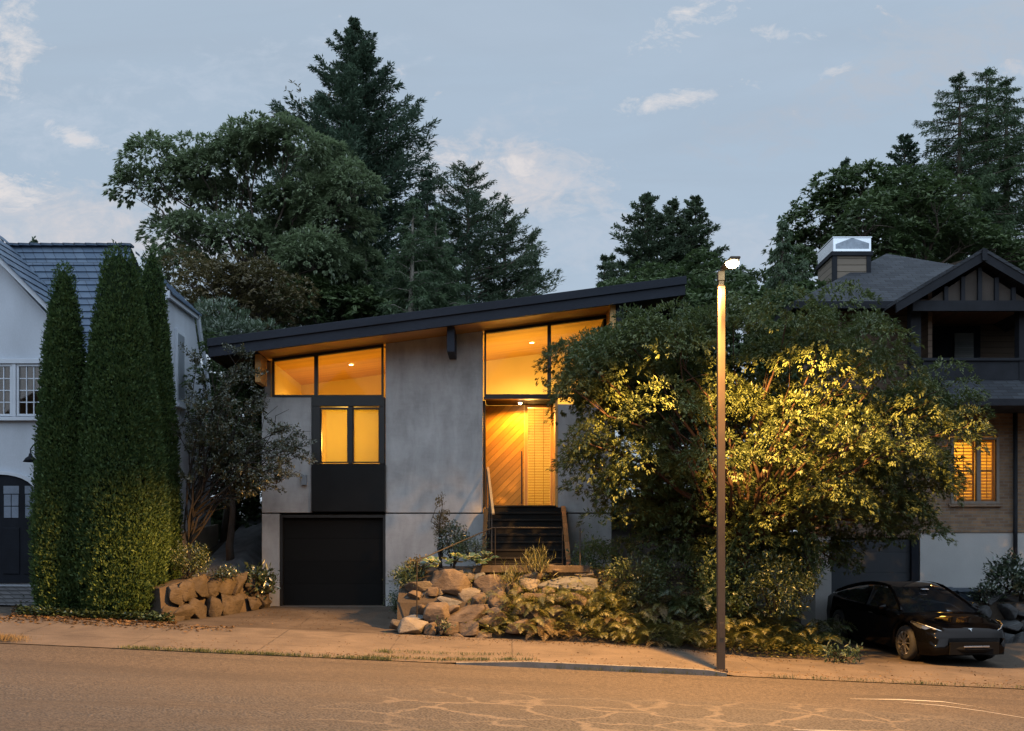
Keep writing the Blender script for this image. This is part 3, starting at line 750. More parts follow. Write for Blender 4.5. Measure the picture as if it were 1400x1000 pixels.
# ------------------------------------------------------------------ white house on the left
MAT['stucco'] = M('white_stucco', (.44, .475, .53), .85, .13, 1.6, 55, .35, bd=.008, stretch=(1, 1, .35))
MAT['white'] = M('white_trim', (.50, .54, .60), .55, .06, 4, 60, .05)
MAT['slate'] = bricks('blue_slate', (.075, .115, .175), (.11, .155, .22), (.02, .025, .035), .24, .5, .006, .35, .6, .5)
MAT['navy'] = M('dark_navy_paint', (.008, .010, .015), .7, .3, 3, 50, .08, spec=.15)
MAT['darkroom'] = M('dark_interior', (.05, .04, .035), .9, .3, 2, 20, 0)
wh = empty('white_house', (-11.5, 23, .57), 'white stucco house with steep blue slate roof behind the tall columnar cypresses', 'house')
WF, WX = 22.5, -7.9       # front plane, right gable wall
gy0, gy1 = 22.6, 27.0
def ridge_pt(): pass
zc, za_ = 7.28, 8.53
side = [(gy0, .0), (26.85, .3), (26.85, 4.4), (26.15, 5.78), (25.37, 7.2), (23.48, 7.2), (22.75, 5.78), (gy0, 5.1)]
MB().prismx(side, WX - .25, WX).build('wall', MAT['stucco'], wh)
MB().box(-16, WX - .26, WF + .1, WF + .35, .3, 5.1).build('wall', MAT['stucco'], wh)
# tan foundation of the side wall
MB().prismx([(gy0 - .02, .0), (27.2, .4), (27.2, 2.0), (gy0 - .02, 1.55)], WX + .002, WX + .10).build('foundation', M('tan_render', (.34, .28, .21), .85, .3, 1.5, 40, .3), wh)
# main roof: slate courses as overlapping steps
def slate_roof(name, p0, p1, x0, x1, course, parent, xr=None):
    """courses from eave p0=(y,z) to ridge p1; x1 at the eave runs to xr at the ridge"""
    p0 = Vector((0, *p0)); p1 = Vector((0, *p1)); d = p1 - p0; n_ = max(2, int(d.length / course)); u = d.normalized(); nn = Vector((0, -u.z, u.y)) * (1 if u.y > 0 else -1)
    if nn.z < 0: nn = -nn
    mb = MB(); xr = x1 if xr is None else xr
    for i in range(n_):
        a = p0 + d * (i / n_); b = p0 + d * ((i + 1) / n_)
        xa = x1 + (xr - x1) * (i / n_); xb = x1 + (xr - x1) * ((i + 1) / n_)
        t0, t1 = nn * .035, nn * .008
        mb.add([(x0, *(a + t0).yz), (xa, *(a + t0).yz), (xb, *(b + t1).yz), (x0, *(b + t1).yz), (x0, *(a - nn * .03).yz), (xa, *(a - nn * .03).yz)], [(0, 1, 2, 3), (4, 5, 1, 0)])
    return mb.build(name, MAT['slate'], parent)
yr = (23.48 + 25.37) / 2
rf = slate_roof('roof', (22.25, 4.75), (yr, za_), -17, WX + .04, .20, wh, -9.1)
slate_roof('roof', (26.9, 4.3), (yr, za_), -17, WX + .04, .2, wh, -9.1)
# hip over the clipped gable
hp = MB()
nseg = 8
for i in range(nseg):
    a, b = i / nseg, (i + 1) / nseg
    def pt(t, ysel, lift): return (WX + .16 + (-9.1 - WX - .16) * t, ysel + (yr - ysel) * t, 7.15 + (za_ - 7.15) * t + lift)
    hp.add([pt(a, 23.3, .035), pt(a, 25.55, .035), pt(b, 25.55, .005), pt(b, 23.3, .005), pt(a, 23.3, -.02), pt(a, 25.55, -.02)], [(0, 1, 2, 3), (4, 5, 1, 0)])
hp.build('roof', MAT['slate'], wh)
tr = MB()
tr.bar((WX + .08, 25.5, 7.12), (WX + .08, 26.3, 5.66), .06, .16); tr.bar((WX + .08, 26.3, 5.66), (WX + .08, 27.0, 4.3), .06, .16)
tr.bar((WX + .08, 23.3, 7.12), (WX + .08, 25.5, 7.12), .06, .16)
tr.build('bargeboard', MAT['white'], wh)
# ridge cap
rc_ = MB()
for i in range(28):
    x = -16.5 + i * .265
    rc_.bar((x, yr, za_ + .045), (x + .29, yr, za_ + .03), .24, .05)
rc_.build('ridge_cap', MAT['slate'], wh)
# front cross gable
rx_, rz_ = -14.6, wz(760 - (760 - 352) - 0, 22.2)
gp = [(wx(-60, 22.4), -.2), (WX - .27, -.2), (WX - .27, 3.0), (wx(88, 22.2), wz(452, 22.2) - .05), (wx(0, 22.2), wz(361, 22.2)), (-12.3, wz(361, 22.2) + 1.3), (wx(-60, 22.4), wz(361, 22.2) + .8)]
MB().prism([(-13.6, .2), (wx(222, 22.2), .2), (wx(222, 22.2), 3.4), (wx(84, 22.2), wz(447, 22.2) - .06), (wx(0, 22.2), wz(357, 22.2) - .06), (-12.2, 8.6), (-13.6, 7.2)], 22.2, 22.5).build('wall', MAT['stucco'], wh)
rk = MB()
def rake(px): return wz(352 + px * (436 - 352) / 84.0, 22.0)
xa, xb = wx(-75, 22.0), wx(86, 22.0)
rk.add([(xa, 21.96, rake(-75)), (xb, 21.96, rake(86)), (xb, 21.96, rake(86) - .13), (xa, 21.96, rake(-75) - .13), (xa, 22.2, rake(-75)), (xb, 22.2, rake(86)), (xb, 22.2, rake(86) - .13), (xa, 22.2, rake(-75) - .13)],
       [(0, 1, 2, 3), (4, 7, 6, 5), (0, 4, 5, 1), (3, 2, 6, 7), (0, 3, 7, 4), (1, 5, 6, 2)])
rk.build('bargeboard', MAT['white'], wh)
sl = MB(); ng = 9
for i in range(ng):   # slates of the cross gable's right slope, laid in strips up the rake and running back into the main roof
    for j in range(10):
        a, b = i / ng, (i + 1) / ng
        def q(t, yy, l): return (xa + (xb - xa) * t, yy, rake(-75 + 161 * t) + .03 + l)
        y0, y1 = 21.9 + j * .26, 21.9 + (j + 1) * .26
        sl.add([q(a, y0, 0), q(b, y0, .03), q(b, y1, .03), q(a, y1, 0), q(b, y0, -.02)], [(0, 1, 2, 3), (0, 4, 1)])
sl.build('roof', MAT['slate'], wh)
# windows: a pair of casements with small panes
def casement(parent, x0, x1, z0, z1, y, nx, nz, glass, frm, sill=True, back=None):
    f = MB(); fw = .05
    f.box(x0, x0 + fw, y, y + .09, z0, z1); f.box(x1 - fw, x1, y, y + .09, z0, z1)
    f.box(x0 + fw + .001, x1 - fw - .001, y, y + .09, z0, z0 + fw); f.box(x0 + fw + .001, x1 - fw - .001, y, y + .09, z1 - fw, z1)
    wo = f.build('window', frm, parent, bevel=.004)
    m = MB()
    for i in range(1, nx):
        x = x0 + fw + (x1 - x0 - 2 * fw) * i / nx; m.box(x - .011, x + .011, y + .02, y + .06, z0 + fw, z1 - fw)
    for i in range(1, nz):
        z = z0 + fw + (z1 - z0 - 2 * fw) * i / nz; m.box(x0 + fw, x1 - fw, y + .023, y + .057, z - .011, z + .011)
    m.build('muntin', frm, wo)
    MB().box(x0 + fw, x1 - fw, y + .036, y + .044, z0 + fw, z1 - fw).build('pane', glass, wo)
    if back: MB().box(x0 + fw, x1 - fw, y + .3, y + .32, z0 + fw, z1 - fw).build('window_backing', back, wo)
    return wo
MAT['winglass'] = glassmat('reflective_glass', (.6, .6, .62), 1.0)
def W_(a): return wx(a, 22.2)
def WZ_(a): return wz(a, 22.2)
refl_sheet = M('amber_reflection', (.30, .15, .06), .9, .5, 3, 30, 0, stretch=(6, 1, 1))
casement(wh, W_(25), W_(61), WZ_(570), WZ_(499), 22.12, 3, 4, MAT['winglass'], MAT['white'])
casement(wh, W_(-14), W_(19), WZ_(570), WZ_(499), 22.12, 3, 4, MAT['winglass'], MAT['white'])
# sheet behind the casements with a warm street reflection put into its colour
MB().box(W_(-10), W_(58), 22.178, 22.195, WZ_(568), WZ_(502)).build('window_backing', refl_sheet, wh)
hdn = MB(); hdn.box(W_(-20), W_(67), 22.08, 22.199, WZ_(498.5), WZ_(492)); hdn.box(W_(-20), W_(65), 22.08, 22.199, WZ_(576), WZ_(571))
hdn.box(W_(19.6), W_(24.4), 22.1, 22.199, WZ_(570.5), WZ_(499)); hdn.build('sill', MAT['white'], wh, bevel=.006)
sw = empty('gable_window', (WX, 24.3, 5), 'narrow white window high in the white gable wall above the cypress', 'window'); bpy.data.objects.remove(sw)
g_ = MB(); g_.box(WX + .002, WX + .05, 24.0, 24.6, 4.75, 6.5)
DPANE0 = M('pale_blind_pane', (.22, .25, .29), .3, .1, 3, 30, .02)
gw = g_.build('window', MAT['white'], wh)
MB().box(WX + .051, WX + .06, 24.08, 24.52, 4.85, 6.4).build('pane', DPANE0, gw)
MB().box(WX + .002, WX + .12, 23.95, 24.65, 4.66, 4.745).build('sill', MAT['white'], gw)
# arched carriage door
DPANE = M('sky_reflection_pane', (.16, .19, .24), .25, .2, 3, 30, .02)  # sky reflection put into the pane colour
acx, arx = W_(2), (W_(52) - W_(2))
def arch(px_r, z_spring, rise_, n=14): return [(acx + px_r * math.cos(math.pi * i / n), z_spring + rise_ * math.sin(math.pi * i / n)) for i in range(n + 1)]
z0, zs = WZ_(797), WZ_(676)
adoor = MB().prism([(acx - arx, z0), (acx + arx, z0)] + arch(arx, zs, .42), 22.14, 22.198).build('garage_door', MAT['navy'], wh)
ring = arch(arx + .09, zs, .5); inn = arch(arx + .001, zs, .422)
af = MB()
for i in range(len(ring) - 1):
    a, b, c, d = ring[i], ring[i + 1], inn[i + 1], inn[i]
    af.add([(a[0], 22.1, a[1]), (b[0], 22.1, b[1]), (c[0], 22.1, c[1]), (d[0], 22.1, d[1]), (a[0], 22.2, a[1]), (b[0], 22.2, b[1]), (c[0], 22.2, c[1]), (d[0], 22.2, d[1])], [(0, 1, 2, 3), (0, 4, 5, 1), (3, 2, 6, 7)])
af.box(acx + arx + .001, acx + arx + .09, 22.1, 22.2, z0, zs)
af.build('arch_trim', MAT['white'], wh)
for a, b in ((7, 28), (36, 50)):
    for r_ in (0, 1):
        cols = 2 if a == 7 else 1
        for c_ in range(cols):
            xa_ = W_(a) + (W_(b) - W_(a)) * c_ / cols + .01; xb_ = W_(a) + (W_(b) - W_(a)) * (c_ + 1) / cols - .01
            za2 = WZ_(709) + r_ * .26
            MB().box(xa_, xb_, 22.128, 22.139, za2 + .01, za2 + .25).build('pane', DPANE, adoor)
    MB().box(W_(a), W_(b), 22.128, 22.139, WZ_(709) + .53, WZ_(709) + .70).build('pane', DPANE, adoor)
for a, b in ((6, 29), (35, 51)):
    pnl = MB(); pnl.box(W_(a), W_(b), 22.12, 22.139, WZ_(785), WZ_(722)); pnl.build('panel', MAT['navy'], adoor, bevel=.015)
wl = empty('wall_lamp', (W_(55), 22.2, WZ_(628)), 'black gooseneck barn lamp on the white wall above the arched door', 'wall lamp')
cx_ = W_(53)
MB().tube([(W_(60), 22.19, WZ_(620)), (W_(60), 22.0, WZ_(612)), (W_(59), 21.9, WZ_(609)), (W_(56), 21.85, WZ_(611)), (cx_, 21.82, WZ_(617)), (cx_, 21.82, WZ_(622))], .014, 8).build('arm', MAT['navy'], wl, smooth=True)
MB().lathe([(.0, .19), (.03, .18), (.045, .12), (.10, .08), (.15, .0), (.14, .0), (.09, .07), (0, .10)], (cx_, 21.82, WZ_(634)), 20).build('shade', MAT['navy'], wl, smooth=True)
MB().lathe([(0, 0), (.06, 0), (.06, .02), (0, .02)], (W_(60), 22.178, WZ_(620)), 14, 'y').build('wall_plate', MAT['navy'], wl)

# ------------------------------------------------------------------ house on the right
RF = 25.0
MAT['shingle'] = bricks('dark_shingles', (.026, .030, .038), (.048, .054, .064), (.02, .02, .022), .33, .14, .01, .5, .85, .7, slope=1.6)
MAT['siding'] = planks('brown_siding', (.11, .075, .052), (0, 0, 1), .15, .06, .25, .7, (.5, .5, 6), .3, .2, .9)
MAT['brick'] = bricks('tan_brick', (.30, .20, .12), (.20, .125, .08), (.22, .19, .16), .22, .075, .010, .6, .85, .7)
MAT['trimdark'] = M('dark_timber', (.018, .020, .025), .7, .3, 3, 50, .12, spec=.15)
MAT['render'] = M('pale_render', (.38, .375, .365), .85, .12, 1.0, 40, .3)
MAT['tealdoor'] = planks('dark_garage_panels', (.020, .024, .03), (0, 0, 1), .5, .012, .2, .45, (1, 1, 1), .4, .3, .6)
rh = empty('brick_house', (10.5, RF, -.75), 'dark two storey house of tan brick and brown siding, balcony under a small gable', 'house')
def X_(px, Y=RF): return wx(px, Y)
def Z_(py, Y=RF): return wz(py, Y)
zg = -.9
MB().box(X_(1258), 16.5, RF, RF + .3, zg, Z_(724)).build('wall', MAT['render'], rh)
MB().box(X_(1100), X_(1121), RF - .9, RF + .3, zg, Z_(735)).build('wall', MAT['render'], rh)
MB().box(X_(1262), X_(1300) - .003, RF + .02, RF + .3, Z_(724) + .002, Z_(545)).build('wall', MAT['brick'], rh)
bw_ = MB(); bw_.box(X_(1365) + .003, 16.5, RF + .02, RF + .3, Z_(724) + .002, Z_(545)); bw_.build('wall', MAT['brick'], rh)
MB().box(X_(1300), X_(1365), RF + .02, RF + .3, Z_(724) + .002, Z_(690)).build('wall', MAT['brick'], rh)
MB().box(X_(1300), X_(1365), RF + .02, RF + .3, Z_(597), Z_(545)).build('wall', MAT['brick'], rh)
MB().box(X_(1100), X_(1262) - .003, RF + .1, RF + .3, Z_(738), Z_(420)).build('wall', MAT['siding'], rh)
MB().box(X_(1258), 16.5, RF - .03, RF - .002, Z_(728), Z_(722)).build('trim', MAT['brick'], rh)
gdr = MB().box(X_(1121) + .003, X_(1256), RF + .1, RF + .16, zg, Z_(735)).build('garage_door', MAT['tealdoor'], rh)
MB().box(X_(1246), X_(1256), RF - .02, RF + .099, zg, Z_(735)).build('frame', MAT['navy'], gdr)
# lit shuttered window
wn = MB()
wx0, wx1, wz0, wz1 = X_(1300), X_(1366), Z_(689), Z_(598)
wn.box(wx0, wx0 + .07, RF - .02, RF + .1, wz0, wz1); wn.box(wx1 - .07, wx1, RF - .02, RF + .1, wz0, wz1)
wn.box(wx0 + .072, wx1 - .072, RF - .02, RF + .1, wz0, wz0 + .06); wn.box(wx0 + .072, wx1 - .072, RF - .02, RF + .1, wz1 - .06, wz1)
mxx = X_(1338); wn.box(mxx - .05, mxx + .05, RF - .018, RF + .1, wz0 + .062, wz1 - .062)
wfr = wn.build('window', M('brown_window_frame', (.20, .17, .14), .5, .2, 4, 50, .05), rh, bevel=.006)
MB().box(wx0 - .06, wx1 + .06, RF - .06, RF + .019, wz0 - .07, wz0 - .002).build('sill', MAT['brick'], wfr)
MB().box(wx0 + .07, wx1 - .07, RF + .03, RF + .036, wz0 + .06, wz1 - .06).build('pane', MAT['glass'], wfr)
shm = translucent('timber_shutter', (.50, .33, .15), .3)
for a, b in ((wx0 + .075, mxx - .055), (mxx + .055, wx1 - .075)):
    s = MB(); mid = wz0 + (wz1 - wz0) * .50
    for x in (a, b - .05): s.box(x, x + .05, RF + .10, RF + .14, wz0 + .06, wz1 - .06)
    for z in (wz0 + .06, mid - .03, wz1 - .12): s.box(a + .052, b - .052, RF + .10, RF + .14, z, z + .06)
    nl = 17
    for i in range(nl):
        z = wz0 + .13 + (wz1 - wz0 - .26) * (i + .5) / nl
        if abs(z - mid) < .04: continue
        up_ = .012 if i < nl / 2 else .0
        s.add([(a + .05, RF + .10, z - .028 - up_), (b - .05, RF + .10, z - .028 - up_), (b - .05, RF + .145, z + .012 + up_), (a + .05, RF + .145, z + .012 + up_)], [(0, 1, 2, 3)])
    s.box((a + b) / 2 - .008, (a + b) / 2 + .008, RF + .09, RF + .098, wz0 + .13, wz1 - .13)
    s.build('shutter', shm, wfr)
rb = MB(); rb.box(X_(1240), 15, RF + 2.6, RF + 2.7, 1.5, 5); rb.box(X_(1240), 15, RF + .31, RF + 2.59, 1.3, 1.45); rb.box(X_(1240), 15, RF + .31, RF + 2.59, 4.3, 4.42); rb.box(X_(1236), X_(1240) - .002, RF + .31, RF + 2.7, 1.3, 4.42); rb.box(15.002, 15.1, RF + .31, RF + 2.7, 1.3, 4.42)
rb.build('room_wall', MAT['plaster'], rh)
light('right_house_light', 'POINT', (wx0 + .7, RF + 1.3, 3.5), 150, WARML, shadow_soft_size=.2)
# downpipe
MB().tube([(X_(1386), RF - .08, zg), (X_(1386), RF - .08, Z_(548))], .05, 10).build('downpipe', MAT['trimdark'], rh, smooth=True)
# lower roof below the balcony, balcony front
YP = 23.9
lr = MB()
lr.prismx([(YP - .5, wz(552, YP - .5)), (YP - .5, wz(547, YP - .5)), (YP + .75, wz(506, YP + .75)), (RF + .3, wz(506, YP + .75)), (RF + .3, wz(552, YP - .5))], wx(1292, YP), 17)
lr.build('roof', MAT['shingle'], rh)
MB().box(wx(1290, YP), 17, YP - .55, YP - .502, wz(555, YP - .5), wz(546, YP - .5)).build('gutter', MAT['trimdark'], rh)
YB2 = YP + .3
bal = MB(); bal.box(wx(1262, YB2), 17, YB2, YB2 + .2, wz(520, YB2), wz(494, YB2)); bal.box(wx(1262, YB2) - .03, 17, YB2 - .05, YB2 + .25, wz(494, YB2) + .002, wz(490, YB2))
bal.build('balcony_wall', MAT['trimdark'], rh, bevel=.006)
for a, b in ((1245, 1259), (1393, 1410)):
    MB().box(wx(a, YB2), wx(b, YB2), YB2 - .02, YB2 + .22, wz(522, YB2), wz(408, YB2)).build('post', MAT['trimdark'], rh, bevel=.008)
br = MB()
br.box(X_(1262), 17, RF + 1.7, RF + 1.8, 4.6, 8.3)                       # back of the porch
br.build('wall', MAT['siding'], rh)
MB().box(X_(1262) - .1, X_(1262) - .002, YB2 + .25, RF + 1.69, 4.6, 7.5).build('wall', MAT['siding'], rh)
MB().box(wx(1250, YB2) , 17, YB2 + .24, RF + 1.69, 7.2, 7.28).build('porch_ceiling', planks('porch_boards', (.16, .08, .045), (1, 0, 0), .12), rh)
bd_ = MB(); Yd = RF + 1.66
bd_.box(wx(1268, Yd), wx(1340, Yd), Yd - .02, Yd + .035, wz(495, Yd), wz(446, Yd)); bo = bd_.build('window', MAT['navy'], rh)
MB().box(wx(1304, Yd), wx(1330, Yd), Yd - .05, Yd - .022, wz(493, Yd), wz(456, Yd)).build('blind', planks('grey_blind', (.16, .17, .17), (0, 0, 1), .05, .1), bo)
for px in (1284, 1346):
    MB().lathe([(0, 0), (.09, 0), (.09, .02)], (wx(px, 24.8), 24.8, 7.185), 14).build('downlight', MAT['render'], rh)
# balcony gable
YG = 23.6
gx0, gx1, gxa = wx(1226, YG), wx(1464, YG), wx(1345, YG)
gz0, gza = wz(414, YG), wz(344, YG)
def gable_strip(t0, t1, y0, y1, mat, name, parent=rh):
    mb = MB()
    mb.prism([(gx0, gz0 + t0), (gxa, gza + t0), (gxa, gza + t1), (gx0, gz0 + t1)], y0, y1)
    mb.prism([(gxa + .001, gza + t0), (gx1, gz0 + t0), (gx1, gz0 + t1), (gxa + .001, gza + t1)], y0, y1)
    return mb.build(name, mat, parent)
gro = gable_strip(.0, .08, YG - .02, 29.5, MAT['shingle'], 'roof')
gable_strip(-.22, -.003, YG, YG + .06, MAT['trimdark'], 'bargeboard')
MB().prism([(gx0 + .75, gz0 + .05), (gx1 - .75, gz0 + .05), (gxa, gza - .3)], YG + .3, YG + .36).build('wall', M('gable_stucco', (.060, .050, .043), .9, .3, 2, 40, .3), rh)
gt = MB()
gt.box(gx0 + .45, gx1 - .45, YG + .2, YG + .296, gz0 - .14, gz0 + .10)
for px in (1292, 1315, 1338, 1361, 1384, 1407):
    x = wx(px, YG + .3); zt = gza - .3 - abs(x - gxa) * (gza - gz0) / (gxa - gx0)
    gt.box(x - .045, x + .045, YG + .22, YG + .296, gz0 + .102, zt)
gt.build('half_timber', MAT['trimdark'], rh)
MB().bar((gxa, YG - .04, gza - .22), (gxa, YG - .04, gza + .05), .11, .05).build('finial', MAT['trimdark'], rh)
# hip roof
ya, ze = 27.5, wz(413, 24.4)
ap = P(1212, 347, ya)
hipL, hipR = wx(1085, 24.4), 18.0
hm = MB()
bk_y = 31.0
hm.add([(hipL, 24.4, ze), (15.8, 24.4, ze), ap, (hipL, bk_y, ze), (15.8, bk_y, ze)], [(0, 1, 2), (3, 0, 2), (4, 3, 2), (1, 4, 2)])
hm.build('roof', MAT['shingle'], rh)
ev = MB(); ev.box(hipL, gx0 + .3, 24.36, 24.398, ze - .16, ze + .01); ev.box(hipL - .04, hipL - .002, 24.36, bk_y, ze - .16, ze + .01)
ev.build('gutter', MAT['trimdark'], rh)
MB().box(hipL + .02, gx0 + .3, 24.4, RF + .09, ze - .06, ze - .03).build('soffit', MAT['trimdark'], rh)
# chimney with a bright metal cowl
YC = 26.2
cz0, cz1 = 6.0, wz(345, YC)
ch = MB().box(wx(1139, YC), wx(1190, YC), YC, YC + 1.3, cz0, cz1).build('chimney', planks('chimney_siding', (.19, .155, .12), (0, 0, 1), .17, .07, .2, .7, (.6, .6, 6), .3, .15, .9), rh)
cc = MB(); x0c, x1c = wx(1139, YC), wx(1190, YC)
for x in (x0c, x1c - .09): cc.box(x - .012, x + .1, YC - .02, YC + .08, cz0, cz1 - .1)
cc.box(x0c - .05, x1c + .05, YC - .05, YC + 1.35, cz1 - .095, cz1 + .01)
cc.build('trim', MAT['trimdark'], ch)
met = M('galvanised_metal', (.62, .65, .68), .22, .08, 3, 30, .05, metal=1)
cp = MB(); zt = wz(326, YC)
xm0, xm1 = x0c - .0, x1c + .01
cp.box(xm0, xm1, YC - .02, YC - .005, cz1 + .012, zt); cp.box(xm0 - .005, xm0 + .01, YC - .004, YC + 1.3, cz1 + .012, zt); cp.box(xm1 - .012, xm1, YC - .004, YC + 1.3, cz1 + .012, zt)
cp.box(xm0 - .02, xm1 + .02, YC - .04, YC + 1.32, zt + .002, zt + .03)
cp.build('cowl', met, ch, bevel=.004)
cl = MB(); cl.add([(xm0 + .06, YC - .024, cz1 + .08), (xm1 - .05, YC - .024, cz1 + .08), (xm1 - .05, YC - .024, cz1 + .22), ((xm0 + xm1) / 2, YC - .024, cz1 + .36), (xm0 + .06, YC - .024, cz1 + .2)], [(0, 1, 2, 3, 4)])
cl.build('vent_opening', M('tarnished_metal', (.22, .25, .29), .35, .3, 3, 20, .05, metal=.8), ch)

# ------------------------------------------------------------------ wheelie bins
MAT['bin'] = M('dark_blue_plastic', (.03, .045, .065), .45, .2, 3, 60, .05)
def make_bin(loc, label):
    b = empty('wheelie_bin', loc, label, 'wheelie bin', 'wheelie bins behind the car')
    x, y, z = loc
    body = MB(); lo = [(-.24, -.28), (.24, -.28), (.24, .28), (-.24, .28)]; hi = [(-.29, -.36), (.29, -.36), (.29, .36), (-.29, .36)]
    body.add([(x + a, y + c, z + .06) for a, c in lo] + [(x + a, y + c, z + .98) for a, c in hi], [(3, 2, 1, 0), (4, 5, 6, 7), (0, 1, 5, 4), (1, 2, 6, 5), (2, 3, 7, 6), (3, 0, 4, 7)])
    body.build('body', MAT['bin'], b, bevel=.025)
    lid = MB().prismx([(y - .40, z + .985), (y + .38, z + .985), (y + .38, z + 1.08), (y - .1, z + 1.09), (y - .40, z + 1.03)], x - .32, x + .32).build('lid', MAT['bin'], b, bevel=.02)
    MB().tube([(x - .25, y + .42, z + .96), (x + .25, y + .42, z + .96)], .018, 8).build('handle', MAT['bin'], b)
    for s in (-1, 1): MB().lathe([(0, -.025), (.09, -.025), (.1, 0), (.09, .025), (0, .025)], (x + s * .24, y + .26, z + .10), 16, 'x').build('wheel', MAT['black'], b)
    return b
b1 = make_bin((wx(1282, 24.2), 24.2, Gz(10.1, 24.2) + .01), 'dark blue wheelie bin half hidden behind the car windscreen')
b2 = copy_tree(b1); b2.location = (wx(1319, 24.1), 24.1, Gz(10.7, 24.1) + .01); b2['label'] = 'dark blue wheelie bin nearest the dark rock wall on the right'
# ------------------------------------------------------------------ the parked car (built facing +x, then turned)
def build_car():
    car = empty('parked_car', (0, 0, 0), 'glossy black electric saloon parked nose out on the driveway of the brick house', 'car')
    paint = M('black_car_paint', (.002, .002, .0025), .5, .0, 1, 1, 0, spec=.0, coat=.38)
    cglass = M('dark_car_glass', (.010, .012, .015), .03, .0, 1, 1, 0, spec=.8, coat=1)
    plastic = M('black_car_plastic', (.006, .006, .006), .8, .1, 4, 50, .05, spec=.1)
    chrome = M('brushed_chrome', (.55, .55, .55), .25, .05, 4, 50, 0, metal=1)
    rubber = M('tyre_rubber', (.018, .018, .018), .85, .2, 6, 50, .1)
    rimm = M('alloy_rim', (.42, .40, .38), .35, .1, 4, 40, 0, metal=.9)
    AX = (1.43, -1.44); WR = .345
    xs = sorted(set([round(v, 3) for v in np.arange(-2.33, 2.345, .06)] + [-2.35, 2.36] + [a + s * .39 for a in AX for s in (-1, 1)]))
    itp = np.interp
    def hw(x): return float(itp(x, [-2.35, -2.2, -1.8, -1, 0, 1.0, 1.6, 1.95, 2.2, 2.3, 2.36], [.70, .83, .90, .925, .925, .925, .915, .87, .76, .66, .52]))
    def ztop(x): return float(itp(x, [-2.35, -2.25, -1.9, -1.3, .85, 1.2, 1.6, 2.0, 2.2, 2.3, 2.36], [.88, .98, 1.05, .99, .94, .93, .87, .78, .70, .62, .50]))
    def zbelt(x): return float(itp(x, [-2.35, -2.2, -1.6, .9, 1.4, 1.9, 2.2, 2.36], [.82, .92, .95, .89, .83, .70, .60, .46]))
    def zbot(x): return float(itp(x, [-2.35, -2.1, -1.9, 1.9, 2.15, 2.36], [.34, .24, .18, .18, .19, .26]))
    V = []; Fc = []; n = 13
    for x in xs:
        w_, zt, zb, z0 = hw(x), ztop(x), zbelt(x), zbot(x)
        arch_ = 0
        for a in AX:
            if abs(x - a) < .40: arch_ = max(arch_, .345 + math.sqrt(max(0, .40 ** 2 - (x - a) ** 2)))
        zl = max(z0, arch_)
        zl = min(zl, zb - .05)
        half = [(0, z0), (w_ * .72, z0), (w_ * .73, zl if arch_ else z0 + .005), (w_ * .965, zl + .01), (w_ * 1.0, max(zl + .02, z0 + .30) if not arch_ else max(zl + .03, z0 + .30)),
                (w_ * .985, (zl + zb) / 2 + .1 if (zl + zb) / 2 + .1 < zb - .03 else zb - .04), (w_ * .965, zb), (w_ * .88, zb + (zt - zb) * .75), (w_ * .55, zt + .0), (0, zt + .012)]
        V += [(x, y, z) for y, z in half] + [(x, -y, z) for y, z in half[-2:0:-1]]
    m = 18
    for i in range(len(xs) - 1):
        for j in range(m):
            k_ = (j + 1) % m; Fc.append((i * m + j, i * m + k_, (i + 1) * m + k_, (i + 1) * m + j))
    Fc.append(tuple(range(m))); Fc.append(tuple((len(xs) - 1) * m + j for j in range(m - 1, -1, -1)))
    body = MB().add(V, Fc).build('body', paint, car, smooth=True)
    # cabin: windscreen, roof and side glass
    gx_ = [-2.05, -1.75, -1.4, -1.0, -.6, -.2, .15, .4, .7, 1.0, 1.22]
    zr = lambda x: float(itp(x, [-2.05, -1.75, -1.4, -.9, -.45, .0, .25, .7, 1.22], [1.04, 1.13, 1.25, 1.375, 1.43, 1.435, 1.405, 1.20, .92]))
    V = []; Fc = []
    for x in gx_:
        zt = zr(x); zb = max(.86, min(zbelt(x), ztop(x)) - .02); zb = min(zb, zt - .012)
        wb = hw(x) * .955 - .02; f = (zt - zb) / .55
        wt = wb - .30 * min(1, f)
        half = [(wb, zb), (wb + (wt - wb) * .55, zb + (zt - zb) * .60), (wt + .02, zb + (zt - zb) * .88), (wt * .85, zt - .012 * f), (wt * .45, zt), (0, zt + .008)]
        V += [(x, y, z) for y, z in half] + [(x, -y, z) for y, z in half[-2::-1]]
    m = 11
    for i in range(len(gx_) - 1):
        for j in range(m - 1): Fc.append((i * m + j, i * m + j + 1, (i + 1) * m + j + 1, (i + 1) * m + j))
    cab = MB().add(V, Fc).build('cabin', cglass, car, smooth=True)
    # painted roof rails / pillars and chrome window line
    for s in (-1, 1):
        pts = []; lo_ = []
        for x in np.linspace(-1.95, 1.15, 18):
            zt = zr(x); zb = min(max(.86, min(zbelt(x), ztop(x)) - .02), zt - .012); wb = hw(x) * .955 - .02; f = (zt - zb) / .55; wt = wb - .30 * min(1, f)
            pts.append((x, s * (wt + .012), zb + (zt - zb) * .90 + .008)); lo_.append((x, s * (wb + .012), zb + .012))
        MB().tube(pts, .028, 8).build('roof_rail', paint, car, smooth=True)
        MB().tube(lo_, .009, 6).build('window_trim', chrome, car)
        MB().tube([(x, y, z) for x, y, z in [(-.22, s * .875, .90), (-.24, s * .70, 1.30)]], .035, 6).build('pillar', paint, car)
        # mirror
        mi = MB(); mi.lathe([(0, -.10), (.05, -.09), (.075, -.02), (.075, .04), (.05, .09), (0, .10)], (.72, s * 1.00, .98), 12, 'y')
        mo = mi.build('mirror', paint, car, smooth=True)
        MB().bar((.74, s * .89, .92), (.73, s * .96, .95), .05, .03).build('arm', plastic, mo)
        # head light: swept glass wedge on the corner with a bright strip
        hl = []
